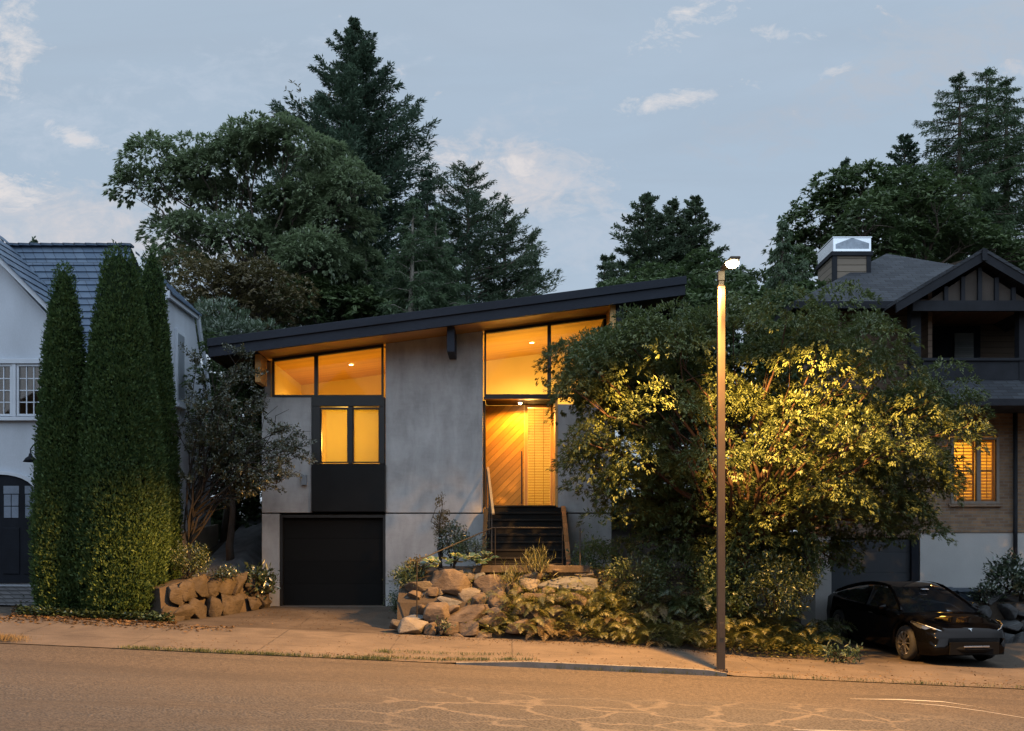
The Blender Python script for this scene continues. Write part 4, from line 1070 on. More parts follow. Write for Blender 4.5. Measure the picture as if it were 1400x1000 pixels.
        for q, (xx, yy, z0, z1) in enumerate([(2.18, .52, .60, .66), (2.12, .66, .62, .71), (1.98, .79, .66, .765), (1.80, .865, .72, .80), (1.62, .89, .785, .815)]):
            hl += [(xx + .012, s * yy * 1.005, z0), (xx + .006, s * yy * .985, z1)]
        ff = [(2 * i, 2 * i + 1, 2 * i + 3, 2 * i + 2) for i in range(4)]
        hb = MB(); hb.add([(a + .015, b * 1.012, c) for a, b, c in hl], ff)
        ho = hb.build('headlight', M('headlight_glass', (.10, .11, .12), .05, .3, 20, 30, 0, spec=.9, coat=1, metal=.6), car, smooth=True)
        MB().tube([(a + .025, b * 1.02, c - .004) for a, b, c in hl[1::2]], .010, 6).build('light_strip', chrome, ho)
        # wheels
        for ax in AX:
            wc = (ax, s * .80, WR)
            wh_ = MB().lathe([(.235, -.11), (.30, -.115), (.335, -.09), (WR, -.05), (WR, .05), (.335, .09), (.30, .115), (.235, .11)], wc, 32, 'y').build('wheel', rubber, car, smooth=True)
            rim = MB(); o_ = s * .105
            rim.lathe([(.245, -.0), (.235, o_), (.215, o_ * .98), (.21, o_ * .5)], wc, 32, 'y')
            MB().lathe([(.212, o_ * .45), (.0, o_ * .40)], wc, 32, 'y').build('brake_disc', plastic, wh_)
            for i in range(10):
                an = 2 * math.pi * i / 10 + .1; ca, sa = math.cos(an), math.sin(an)
                rim.bar((wc[0] + .04 * ca, wc[1] + o_ * .93, wc[2] + .04 * sa), (wc[0] + .225 * ca, wc[1] + o_ * .99, wc[2] + .225 * sa), .026, .02)
            rim.lathe([(0, o_ * 1.02), (.05, o_ * 1.0), (.055, o_ * .8)], wc, 16, 'y')
            rim.build('rim', rimm, wh_)
            MB().lathe([(.22, -s * .0), (.39, -s * .0), (.39, s * .05), (.36, s * .10)], (ax, s * .70, WR + .015), 28, 'y').build('wheel_arch', plastic, car)
        # door seams and handles
        MB().bar((-.02, s * .917, .80), (.16, s * .917, .80), .006, .02).build('door_handle', chrome, car)
        MB().tube([(2.13, s * .60, .33), (2.05, s * .74, .34)], .03, 8).build('fog_lamp', plastic, car)
    # nose: lower intake, plate bar and badge
    MB().tube([(2.31, -.44, .36), (2.385, -.2, .35), (2.395, 0, .35), (2.385, .2, .35), (2.31, .44, .36)], .055, 8).box(2.30, 2.385, -.50, .50, .25, .48).build('air_intake', plastic, car)
    MB().box(2.435, 2.45, -.26, .26, .39, .42).build('bumper_strip', chrome, car, bevel=.004)
    bd = MB(); bx, bz = 2.245, .700
    bd.add([(bx - .03, -.045, bz + .022), (bx - .03, .045, bz + .022), (bx - .02, .03, bz + .012), (bx - .02, .011, bz + .012), (bx + .03, .0, bz - .03), (bx - .02, -.011, bz + .012), (bx - .02, -.03, bz + .012)], [(0, 6, 5, 4, 3, 2, 1)])
    bd.build('badge', chrome, car)
    MB().box(.52, .60, -.07, .07, 1.318, 1.332).build('parking_tag', MAT['white'], car)
    # seats glimpsed through the windscreen
    return car
car = build_car()
cy, cx0 = 21.75, 8.42
ang = R(-90 + 8)
fwd = Vector((math.cos(ang), math.sin(ang)))
car.rotation_euler = (0, math.atan2(Gz(cx0 - fwd.x * 1.4, cy - fwd.y * 1.4) - Gz(cx0 + fwd.x * 1.4, cy + fwd.y * 1.4), 2.8) * 1.0, ang)
car.location = (cx0, cy, Gz(cx0, cy) + .01)
# ------------------------------------------------------------------ vegetation
MAT['bark_red'] = M('reddish_bark', (.045, .022, .014), .85, .4, 3, 30, .6, stretch=(3, 3, .6))
MAT['bark'] = M('grey_brown_bark', (.085, .068, .055), .9, .4, 3, 30, .6, stretch=(3, 3, .6))
MAT['bark_pale'] = M('pale_bark', (.22, .20, .17), .9, .3, 3, 30, .3, stretch=(3, 3, .6))
MAT['twig'] = M('twig', (.022, .017, .013), .9, .3, 5, 30, .2)

def bend(a, b, sag, r, k=5, jit=.06):
    a = np.array(a, float); b = np.array(b, float); L = np.linalg.norm(b - a)
    t = np.linspace(0, 1, k)[:, None]
    p = a + (b - a) * t + np.array([0, 0, 1.0]) * (4 * sag * L * t * (1 - t))
    p[1:-1] += r.normal(size=(k - 2, 3)) * jit * L * .5
    return [tuple(q) for q in p]

def leaf_pads(LV, centres, normals, pr, r, ros, lpr, L, W, droop=.5, dome=.35, flat=1.0, spray=.35):
    """rosettes of drooping leaves over domed pads: centres (n,3), normals (n,3), pr (n,) pad radii"""
    for c, nv, p_ in zip(centres, normals, pr):
        k = max(4, int(ros * (p_ ** 2)))
        u = unit(np.cross(nv, [0.3, .9, .1])); v = np.cross(nv, u)
        rad = np.sqrt(r.uniform(0, 1, k)) * p_; an = r.uniform(0, 2 * np.pi, k)
        q = c + u * (rad * np.cos(an))[:, None] + v * (rad * np.sin(an))[:, None] * flat + nv * ((1 - (rad / p_) ** 2) * dome * p_)[:, None] + r.normal(size=(k, 3)) * .04 * p_
        out = unit(q - (c - nv * p_ * .5))
        pt = r.uniform(.15, .85, 1)
        for j in range(lpr):
            a2 = r.uniform(0, 2 * np.pi, k) if j else an
            hd = unit(np.stack([np.cos(a2), np.sin(a2), np.zeros(k)], 1) * (1.2 - spray) + out * (.5 + spray))
            hd[:, 2] -= droop * r.uniform(.3, 1.3, k); hd = unit(hd)
            nn = unit(out + np.array([0, 0, .9]) + r.normal(size=(k, 3)) * .25)
            LV.add(q + r.normal(size=(k, 3)) * .02, hd, nn, L * r.uniform(.7, 1.25, k), W * r.uniform(.75, 1.2, k), np.clip(pt + r.normal(size=k) * .22, 0, 1))

def broadleaf(name, label, base, lobes, mat, bark, seed, pad=.45, ros=70, lpr=5, L=.16, W=.06, npl=10, droop=.5, trunk_r=.16, group=None, fork=.3, twigs=True, inner=.25, flatten=.55, stems=1, spray=.35, dome=.35, nclump=0):
    """lobes: (x,y,z,rx,ry,rz) foliage masses at the ends of limbs"""
    r = np.random.RandomState(seed); LV = Leaves()
    root = empty(name, base, label, 'tree' if 'shrub' not in name else 'shrub', group)
    tb = MB(); base = np.array(base, float)
    lob = [np.array(l, float) for l in lobes]
    cen = np.mean([l[:3] for l in lob], 0)
    zmin = min(l[2] - l[5] for l in lob)
    forkp = base + (cen - base) * np.array([.5, .5, 0]); forkp[2] = base[2] + (max(zmin, base[2] + .5) - base[2]) * .9 + fork
    tr = bend(base, forkp, 0, r, 5, .05); tb.tube(tr, list(np.linspace(trunk_r * 1.25, trunk_r * .85, 5)), 9)
    for li, l in enumerate(lob):
        c, rad = l[:3], l[3:]
        tip = c - np.array([0, 0, rad[2] * .3])
        m = forkp + (tip - forkp) * .45 + r.normal(size=3) * .15
        ln = np.linalg.norm(tip - forkp)
        r0 = trunk_r * (.22 + .2 * r.uniform())
        p1 = bend(forkp, tip, .06, r, 6, .05)
        tb.tube(p1, list(np.linspace(r0, r0 * .25, 6)), 6, cap=False)
        vol = rad[0] * rad[1] + rad[0] * rad[2]
        n_ = max(3, int(npl * vol / (pad * pad) * .22))
        d = rdir(r, n_ * 2); d = d[(d[:, 2] > -.55)][:n_]
        n_ = len(d)
        rr = np.where(r.uniform(size=n_) < inner, r.uniform(.3, .7, n_), r.uniform(.8, 1.05, n_))
        pc = c + d * rad * rr[:, None]
        nv = unit(d * np.array([.6, .6, .3]) + np.array([0, 0, flatten]) + r.normal(size=(n_, 3)) * .15)
        prs_ = pad * r.uniform(.6, 1.2, n_)
        if li < nclump:      # one broad umbrella of foliage with smaller ones hanging round its rim
            m_ = 7; az = np.arange(m_) * 2.4 + r.uniform(0, 6.28)
            ring = c + np.stack([np.cos(az) * rad[0] * .72, np.sin(az) * rad[1] * .72, -rad[2] * r.uniform(.1, .7, m_)], 1)
            pc = np.concatenate([[c + np.array([0, -.08, rad[2] * .15])], ring])
            nv = unit(np.concatenate([[[r.normal() * .15, -.35, 1.0]], np.stack([np.cos(az) * .5, np.sin(az) * .5 - .15, np.full(m_, .9)], 1)]))
            prs_ = np.concatenate([[rad[0] * r.uniform(.62, .78)], rad[0] * r.uniform(.28, .48, m_)])
        leaf_pads(LV, pc, nv, prs_, r, ros, lpr, L, W, droop, dome, 1.0, spray)
        if twigs:
            for q in pc[:: (4 if nclump else 2)]:
                s_ = np.array(p1[r.randint(3, 6)]); tb.tube(bend(s_, q - np.array([0, 0, .05]), .05, r, 4, .08), [r0 * .22, r0 * .16, r0 * .1, r0 * .05], 4, cap=False)
    to = tb.build('trunk', bark, root, smooth=True)
    link('crown', LV.mesh('crown'), mat, root)
    return root

def conifer(name, label, base, h, Rm, mat, bark, seed, nb=170, first=.12, power=.8, rise=.15, droop=.25, tuft=9, L=.22, W=.05, br=.42, jag=.3, group=None, hang=0.0, spread=.6, tipup=0.0, lean=0, bs=10, fan=.7, wh=5):
    r = np.random.RandomState(seed); LV = Leaves()
    root = empty(name, base, label, 'tree', group); tb = MB(); base = np.array(base, float)
    top = base + np.array([lean, 0, h])
    tb.tube([tuple(base + (top - base) * t) for t in (0, .3, .6, .85, 1)], [h * .014 + .05, h * .012 + .03, h * .008 + .02, h * .004 + .01, .008], 8)
    for i in range(nb):
        nw = max(1, nb // wh); t = first + (1 - first) * (((i // wh) + .5 + r.normal() * .16) / nw) ** .92; t = min(t, .995)
        az = i * 2.399963 + r.normal() * .35
        ln = Rm * (1 - t) ** power * r.uniform(1 - jag, 1 + jag * .6) + .04
        s = base + (top - base) * t
        hd = np.array([math.cos(az), math.sin(az), 0])
        el = rise + .5 * t * rise + r.normal() * .08
        k = max(5, int(bs * (ln ** .6)))
        u = np.linspace(.12, 1, k)
        curve = s + hd * (ln * u)[:, None] + np.array([0, 0, 1]) * (ln * (el * u - droop * u ** 2 + tipup * u ** 3))[:, None]
        tb.tube([tuple(curve[0] * .0 + s), tuple(curve[k // 2]), tuple(curve[-1])], [.02 + ln * .012, .012 + ln * .006, .004], 4, cap=False)
        side = np.array([-hd[1], hd[0], 0])
        tn = np.clip(r.uniform(.2, .8) + 0 * u, 0, 1)
        for sg in (-1, 1, 0):
            bl = ln * br * (1.05 - u) * r.uniform(.6, 1.2, k) + .04 + .06 * ln
            bdv = unit(hd * fan + side * sg * spread + np.array([0, 0, -hang]) + r.normal(size=(k, 3)) * .16)
            for q in range(tuft):
                f = (q + .5) / tuft
                pos = curve + bdv * (bl * f)[:, None] - np.array([0, 0, 1]) * (hang * .5 * bl * f * f)[:, None] + r.normal(size=(k, 3)) * .03
                dd = unit(bdv + r.normal(size=(k, 3)) * .45 + np.array([0, 0, .25 - hang]))
                nn = unit(r.normal(size=(k, 3)) * .5 + np.array([0, 0, 1]))
                tipk = .45 + .55 * min(1, (1 - t) * 5)
                LV.add(pos, dd, nn, L * tipk * r.uniform(.6, 1.3, k), W * r.uniform(.7, 1.3, k), np.clip(tn + r.normal(size=k) * .2, 0, 1))
    # leader shoot
    k = 40; tt = r.uniform(0, 1, k); a = r.uniform(0, 6.28, k)
    LV.add(top - np.array([0, 0, 1.0]) * (tt * h * .05)[:, None], unit(np.stack([np.cos(a) * .7, np.sin(a) * .7, np.ones(k) * .9], 1)), rdir(r, k), L * .9, W, .4)
    tb.build('trunk', bark, root, smooth=True)
    link('crown', LV.mesh('crown', fold=.1), mat, root)
    return root

def cyp(name, label, base, h, prof, mat, seed, n=26000, L=.068, W=.032, fork=None):
    """a clipped columnar conifer: many small upright fan sprays over a lumpy column; prof: (t, radius)"""
    r = np.random.RandomState(seed); LV = Leaves()
    root = empty(name, base, label, 'tree', 'columnar cypresses'); base = np.array(base, float)
    tt = np.array([p[0] for p in prof]); rr = np.array([p[1] for p in prof])
    t = r.uniform(0, 1, n * 2); keep = r.uniform(0, 1, n * 2) < (np.interp(t, tt, rr) / rr.max() * .9 + .1); t = t[keep][:n]; n = len(t)
    a = r.uniform(0, 6.2832, n)
    lump = .5 + .5 * np.sin(a * 5 + 3 * np.sin(t * 7 + seed)) * np.sin(t * 23 + 2 * np.sin(a * 3 + seed))
    lump2 = np.sin(a * 11 + t * 60) * np.sin(t * 95 - a * 7)
    rad = np.interp(t, tt, rr) * (1 + .10 * (lump - .5) + .045 * lump2)
    dep = r.uniform(0, 1, n) ** 2.2
    rad = rad * (1 - .20 * dep)
    c = np.stack([np.cos(a), np.sin(a), np.zeros(n)], 1)
    # upright plumes make the grooves and the ragged tips
    npl = 13; pa = np.arange(npl) * 2.399963 + r.normal(size=npl) * .25; phh = np.concatenate([[1.0], r.uniform(.80, .99, npl - 1)]); po = np.concatenate([[0.0], r.uniform(.42, .60, npl - 1)])
    pi = r.randint(0, npl, n); tp = t * phh[pi]
    Rt = np.interp(t, tt, rr); Ra = np.interp(np.minimum(tp * 1.02, 1), tt, rr)
    cen = np.stack([np.cos(pa[pi]), np.sin(pa[pi]), np.zeros(n)], 1) * (po[pi] * Ra * (1 - .35 * t))[:, None]
    prad = (np.where(pi == 0, .80, .50) * Rt) * (1 + .14 * (lump - .5) + .08 * lump2) * (1 - .22 * dep)
    pos = base + cen + c * prad[:, None]; pos[:, 2] += tp * h + r.normal(size=n) * .03
    c = unit(c + cen * .9 / np.maximum(.1, Rt)[:, None])
    for j in range(3):
        d = unit(c * r.uniform(.35, .9, (n, 1)) + np.array([0, 0, .75]) + r.normal(size=(n, 3)) * .38)
        nn = unit(c + r.normal(size=(n, 3)) * .5)
        LV.add(pos + r.normal(size=(n, 3)) * .02, d, nn, L * r.uniform(.6, 1.4, n), W * r.uniform(.6, 1.3, n), np.clip(.45 + .35 * (lump - .5) + r.normal(size=n) * .22, 0, 1))
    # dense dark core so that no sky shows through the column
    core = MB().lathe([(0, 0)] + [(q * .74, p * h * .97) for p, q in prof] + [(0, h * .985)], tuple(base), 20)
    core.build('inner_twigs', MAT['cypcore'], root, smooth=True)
    MB().tube([tuple(base - np.array([0, 0, .05])), tuple(base + np.array([0, 0, h * .9]))], [.12, .03], 8).build('trunk', MAT['bark'], root)
    link('crown', LV.mesh('crown'), mat, root)
    return root

LM = {}
LM['cyp'] = leafmat('cypress_foliage', (.045, .098, .034), .5, (.10, .155, .042), .6, .25, .02)
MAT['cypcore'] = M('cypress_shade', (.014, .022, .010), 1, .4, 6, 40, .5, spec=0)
LM['main'] = leafmat('drooping_leaf', (.080, .115, .040), .40, (.135, .165, .05), .5, .30, .05)
LM['broad'] = leafmat('broad_green_leaf', (.155, .215, .11), .45, (.25, .32, .17), .42, .38, .08)
LM['maple'] = leafmat('olive_brown_leaf', (.11, .105, .040), .45, (.17, .12, .045), .5, .3, .05)
LM['oliveleaf'] = leafmat('grey_green_leaf', (.085, .135, .075), .35, (.14, .19, .11), .45, .3, .08)
LM['fir'] = leafmat('fir_needles', (.06, .105, .07), .45, (.10, .155, .095), .6, .25, .03)
LM['pine'] = leafmat('pine_needles', (.08, .125, .075), .45, (.13, .175, .095), .6, .3, .03)
LM['cedar'] = leafmat('feathery_needles', (.085, .145, .075), .4, (.14, .20, .10), .55, .38, .04)
LM['dark'] = leafmat('dark_leaf', (.065, .108, .042), .45, (.115, .165, .058), .5, .3, .04)
LM['spruce'] = leafmat('dark_spruce_needles', (.06, .108, .052), .45, (.10, .155, .07), .6, .25, .03)

# --- columnar cypresses in front of the white house
def cz(px, Y): return wx(px, Y)
b = (cz(163, 20.5), 20.5, Gz(cz(163, 20.5), 20.5))
hgt = wz(338, 20.5) - b[2]
cyp('columnar_cypress', 'broadest columnar cypress, yellow lit on its lower right beside the stone wall', b, hgt,
    [(0, .72), (.08, .86), (.22, .92), (.40, .88), (.58, .78), (.75, .62), (.88, .48), (.955, .36), (.985, .26), (1, .10)], LM['cyp'], 3, 80000)
b = (cz(88, 20.35), 20.35, Gz(cz(88, 20.35), 20.35)); hgt = wz(362, 20.35) - b[2]
cyp('columnar_cypress', 'leftmost columnar cypress, slightly lower, beside the arched white house door', b, hgt,
    [(0, .44), (.08, .54), (.25, .58), (.45, .54), (.62, .49), (.78, .41), (.9, .31), (.97, .20), (1, .08)], LM['cyp'], 5, 46000)
b = (cz(207, 21.7), 21.7, Gz(cz(207, 21.7), 21.7)); hgt = wz(338, 21.7) - b[2]
cyp('columnar_cypress', 'slim columnar cypress furthest right, standing behind the broad one', b, hgt,
    [(0, .5), (.1, .58), (.3, .58), (.5, .52), (.66, .45), (.8, .37), (.9, .29), (.96, .21), (1, .08)], LM['cyp'], 8, 40000)

# --- the big tree at the kerb, branches drooping over entry, lamp and car
r = np.random.RandomState(21)
lobes = []
spec = [(866,468,52,30),(922,446,56,32),(1003,438,60,34),(1075,428,60,38),(1150,430,66,40),(1192,462,56,38),(808,492,42,28),(784,525,36,24),(850,510,58,36),(930,480,62,40),
        (915,556,62,40),(985,545,56,40),(1050,500,60,40),(1115,480,62,40),(1140,530,62,38),(1210,500,56,38),(1240,550,56,34),(1292,520,46,34),(1322,578,34,20),(1295,600,50,34),(1225,605,56,36),
        (1160,595,62,38),(1085,570,58,36),(1055,625,62,42),(975,625,58,40),(880,628,60,40),(806,600,40,24),(802,658,38,38),(850,690,56,40),(868,735,44,36),(935,700,58,38),(1005,690,60,42),(1065,690,60,42),
        (1135,665,60,40),(1200,680,58,38),(1262,655,44,38),(1245,715,50,30),(1185,722,54,34),(1120,742,54,30),(1055,748,52,30),(990,735,50,34),(925,752,46,30),(1150,765,36,24)]
for (px, py, rx_p, rz_p) in spec:
    ex = abs(px - 1020) / 350.0; ey = abs(py - 580) / 200.0
    Y = 18.95 + 1.4 * (ex ** 2 + .6 * ey ** 2) + r.normal() * .45
    Y = max(18.15, Y) + max(0, py - 600) * .0125
    Y = max(Y, 16.1 + .567 * (5.7 - wz(py, Y)) + 1.15); s_ = Y / FPX
    lobes.append((wx(px, Y), Y, wz(py, Y), rx_p * s_, rx_p * s_ * .95, rz_p * s_))
back = [(845, 505), (870, 530), (825, 545), (850, 600), (840, 650), (815, 505), (900, 475), (990, 470), (1080, 480), (1160, 500), (930, 560), (1020, 570), (1120, 580), (1210, 570), (960, 650), (1060, 660), (1150, 650), (1270, 570), (860, 560), (890, 670), (930, 730), (1000, 740), (1070, 735), (1130, 720), (960, 690), (1205, 690), (1165, 640), (1250, 650)]
for px, py in back:
    Y = 21.0 + r.normal() * .4; s_ = Y / FPX
    lobes.append((wx(px, Y), Y, wz(py, Y), 60 * s_, 70 * s_, 40 * s_))
tb_ = (wx(1003, 20.4), 20.4, Gz(wx(1003, 20.4), 20.4) - .05)
broadleaf('spreading_tree', 'wide evergreen street tree with drooping leaves, lit yellow by the lamp, beside the pole', tb_, lobes, LM['main'], MAT['bark_red'], 22,
          pad=.44, ros=300, lpr=6, L=.092, W=.035, npl=12, nclump=len(spec), droop=1.05, trunk_r=.12, fork=.9, inner=.25, flatten=.8, spray=.75, dome=.65)

# --- trees behind the houses
def lobes_px(spec, Y0, jy, seed, ky=1.0):
    r_ = np.random.RandomState(seed); o = []
    for (px, py, a, b) in spec:
        Y = Y0 + r_.normal() * jy; s = Y / FPX; o.append((wx(px, Y), Y, wz(py, Y), a * s, a * s * ky, b * s))
    return o
def base_at(px, Y): x = wx(px, Y); return (x, Y, Gz(x, Y) - .1)
broadleaf('broadleaf_tree', 'large spreading green broadleaf tree with gaps of sky, left of the tall fir', base_at(345, 33),
          lobes_px([(190,262,28,20),(212,218,30,22),(240,255,40,26),(275,230,45,24),(318,215,42,26),(350,192,36,22),(395,205,45,28),(440,235,48,28),(480,262,34,26),(420,280,50,26),(300,275,40,24),(225,318,30,18),(262,330,42,22),(330,330,44,22),(385,330,44,22),(455,310,50,28),(430,360,50,30),(480,380,44,34),(420,410,46,26),(500,420,40,26),(250,370,36,22)], 33, .9, 31),
          LM['broad'], MAT['bark'], 32, pad=.58, ros=115, lpr=6, L=.165, W=.066, npl=20, droop=.85, trunk_r=.2, fork=1.2, inner=.25, spray=.7, dome=.5)
broadleaf('maple_tree', 'low olive brown feathery tree between the white gable and the modern roof', base_at(318, 29.5),
          lobes_px([(255,372,34,24),(290,392,46,30),(335,385,46,28),(375,405,44,26),(310,425,46,28),(350,430,44,24),(270,420,30,28),(395,432,32,20),(262,455,24,26)], 29.5, .6, 33),
          LM['maple'], MAT['bark'], 34, pad=.42, ros=130, lpr=5, L=.11, W=.045, npl=18, droop=.25, trunk_r=.15, fork=.6)
broadleaf('bushy_shrub', 'round grey green shrub rising just behind the left end of the dark roof', base_at(305, 27.0),
          lobes_px([(300,440,32,26),(330,455,30,22),(280,468,26,30),(312,470,34,24),(355,458,22,14)], 27, .4, 35),
          LM['oliveleaf'], MAT['bark'], 36, pad=.34, ros=130, lpr=5, L=.16, W=.035, npl=14, droop=-.4, trunk_r=.09, fork=.4)
broadleaf('understory_shrub', 'dark leafy undergrowth under the broadleaf tree, above the modern roof', base_at(455, 31.0),
          lobes_px([(420,420,40,30),(470,430,40,28),(520,425,40,24),(400,440,36,22)], 31.5, .5, 37), LM['dark'], MAT['bark'], 38, pad=.5, ros=65, lpr=6, L=.2, W=.08, npl=12, droop=.5, trunk_r=.12)
b = base_at(484, 38); conifer('tall_fir', 'tallest dark fir with ragged upswept branches behind the modern house', b, wz(28, 38) - b[2], 6.8, LM['fir'], MAT['bark'], 41, nb=300, first=.2, power=.86, rise=.22, droop=.42, tipup=.45, tuft=10, L=.20, W=.05, br=.34, jag=.6, bs=11)
b = base_at(584, 42); conifer('small_fir', 'small dark fir tip between the tall fir and the open pine', b, wz(232, 42) - b[2], 3.0, LM['fir'], MAT['bark'], 42, nb=110, first=.3, rise=.3, droop=.2, tuft=8, L=.22, W=.055, br=.34, jag=.5)
# open crowned pine
b = base_at(640, 37); conifer('open_pine', 'ragged open pine with long level branches right of the tall fir', b, wz(230, 37) - b[2], 3.6, LM['pine'], MAT['bark'], 44, nb=120, first=.3, power=.55, rise=.28, droop=.25, tipup=.3, tuft=9, L=.19, W=.04, br=.36, jag=.7, bs=10)
b = base_at(690, 38.5); conifer('open_pine', 'lower ragged pine at the right flank of the taller open pine', b, wz(285, 38.5) - b[2], 3.0, LM['pine'], MAT['bark'], 144, nb=90, first=.3, power=.5, rise=.2, droop=.2, tipup=.3, tuft=9, L=.19, W=.04, br=.36, jag=.7, bs=10)
b = base_at(727, 45); conifer('slim_spruce', 'small slim spruce standing alone just above the modern roof', b, wz(322, 45) - b[2], 2.3, LM['spruce'], MAT['bark'], 45, nb=100, first=.35, power=.95, rise=.0, droop=.25, tipup=.15, tuft=6, L=.20, W=.05, jag=.5, br=.3)
for i, (px, py, lb) in enumerate(((556, 272, 'feathery light green cedar with a pale stem before the tall fir'), (600, 285, 'feathery light green cedar nearest the open pine, above the roof'), (520, 330, 'lowest feathery light green cedar, leaning over the roof by the broadleaf tree'))):
    b = base_at(px, 31 + i * .8); conifer('feathery_cedar', lb, b, wz(py, 31 + i * .8) - b[2], 2.0, LM['cedar'], MAT['bark_pale'], 50 + i, nb=120, first=.25, power=.7, rise=.35, droop=.45, tuft=10, L=.17, W=.03, br=.5, hang=.35, jag=.3, group='feathery cedars behind the modern house', lean=(.2, -.1, -.5)[i])
# sparse pale crown behind the fir
broadleaf('sparse_birch', 'thin pale brown crown peeping out behind the left side of the tall fir', base_at(415, 43),
          lobes_px([(392,165,16,12),(425,150,18,14),(412,130,14,10),(445,140,12,10),(385,185,18,12)], 43, .4, 46), leafmat('pale_brown_leaf', (.12, .11, .07), .3, None, .5, .4, .05), MAT['bark_pale'], 47, pad=.5, ros=22, lpr=4, L=.22, W=.09, npl=7, droop=.3, trunk_r=.14)
# centre group
for i, (px, py, rm_, lb) in enumerate(((884, 268, 3.5, 'left and broadest of the three dark conifers behind the street lamp'), (921, 276, 3.0, 'middle conifer of the three behind the street lamp'), (951, 272, 3.0, 'right conifer of the three, nearest the glowing lamp head'))):
    b = base_at(px, 46 + i * .7); conifer('round_tipped_conifer', lb, b, wz(py, 46 + i * .7) - b[2], rm_ + .5, LM['pine'], MAT['bark'], 60 + i, nb=190, wh=4, first=.3, power=.60, rise=.35, droop=.15, tuft=8, L=.20, W=.07, br=.30, jag=.6, group='conifers behind the street lamp', bs=9)
for i, (px, py, lb) in enumerate(((826, 350, 'shorter left tip of the twin young conifers over the roof'), (836, 348, 'right tip of the twin young conifers over the roof'))):
    b = base_at(px, 48 + i); conifer('young_conifer', lb, b, wz(py, 48 + i) - b[2], 1.2, LM['pine'], MAT['bark'], 66 + i, nb=80, first=.4, power=.7, rise=.4, droop=.1, tuft=6, L=.2, W=.06, jag=.5)
b = base_at(965, 44); 
broadleaf('leafy_tree', 'low leafy tree right behind the street lamp, filling in above the big crown', base_at(1000, 40),
          lobes_px([(960,370,30,20),(985,385,36,20),(1035,395,34,22),(1070,400,34,20),(925,385,34,18),(880,385,34,16)], 40, .6, 48), LM['dark'], MAT['bark'], 49, pad=.6, ros=55, lpr=6, L=.21, W=.085, npl=12)
# right background wood
broadleaf('dark_oak', 'dense dark broadleaf tree behind the chimney of the brick house', base_at(1150, 38),
          lobes_px([(1092,330,34,30),(1120,290,36,28),(1150,262,36,24),(1180,252,32,22),(1165,300,44,30),(1120,350,44,28),(1195,300,40,30),(1170,345,50,28),(1090,375,34,26)], 38, .9, 70), LM['dark'], MAT['bark'], 71, pad=.6, ros=60, lpr=6, L=.21, W=.085, npl=14, droop=.4, trunk_r=.3, fork=1.2)
broadleaf('dark_oak', 'dense dark broadleaf tree above the hip roof, below the small pointed fir', base_at(1250, 39),
          lobes_px([(1225,262,34,24),(1255,255,34,22),(1285,272,36,24),(1235,305,44,30),(1280,315,46,30),(1215,335,40,26),(1320,330,40,30),(1260,345,50,22),(1350,350,44,26),(1390,350,34,26)], 39, .9, 72), LM['dark'], MAT['bark'], 73, pad=.6, ros=60, lpr=6, L=.21, W=.085, npl=14, droop=.4, trunk_r=.3, fork=1.2)
b = base_at(1156, 46); conifer('pointed_fir', 'small pointed fir tip left, above the dark broadleaf tree', b, wz(216, 46) - b[2], 2.0, LM['fir'], MAT['bark'], 74, nb=95, first=.45, power=.85, rise=.3, droop=.15, tuft=7, L=.22, W=.06, br=.33, jag=.5)
b = base_at(1237, 45); conifer('pointed_fir', 'bushier dark fir tip between the pointed one and the tall spruces', b, wz(187, 45) - b[2], 2.9, LM['fir'], MAT['bark'], 75, nb=130, first=.45, power=.6, rise=.5, droop=.1, tuft=7, L=.22, W=.07, br=.33, jag=.5)
for i, (px, py, rm_, lb) in enumerate(((1312, 102, 3.7, 'left of the three tall drooping spruces at the right edge'), (1349, 94, 3.7, 'tallest of the three drooping spruces, in the middle'), (1376, 108, 3.8, 'rightmost of the three tall drooping spruces, at the photo edge'))):
    b = base_at(px, 42 + i * .9); conifer('drooping_spruce', lb, b, wz(py, 42 + i * .9) - b[2], rm_ + .7, LM['spruce'], MAT['bark'], 80 + i, nb=190, wh=4, first=.2, power=.56, rise=.12, droop=.40, tipup=.24, tuft=9, L=.21, W=.036, br=.32, hang=.35, jag=.6, group='tall spruces behind the brick house', bs=9)
b = base_at(1070, 34); conifer('weeping_cedar', 'slender weeping green cedar left of the metal topped chimney', b, wz(300, 34) - b[2], 1.5, LM['cedar'], MAT['bark'], 86, nb=130, first=.25, power=.65, rise=.1, droop=.5, tuft=9, L=.2, W=.04, hang=.8)
b = base_at(1098, 33.5); conifer('weeping_cedar', 'lower bushy weeping cedar at the foot of the metal topped chimney', b, wz(352, 33.5) - b[2], 1.3, LM['cedar'], MAT['bark'], 87, nb=100, first=.25, power=.6, rise=.1, droop=.5, tuft=9, L=.2, W=.04, hang=.8)
b = base_at(46, 60); conifer('distant_conifer', 'tiny distant conifer tip poking over the blue slate ridge', b, wz(326, 60) - b[2], 1.2, LM['fir'], MAT['bark'], 88, nb=90, first=.4, tuft=5, L=.25, W=.1)

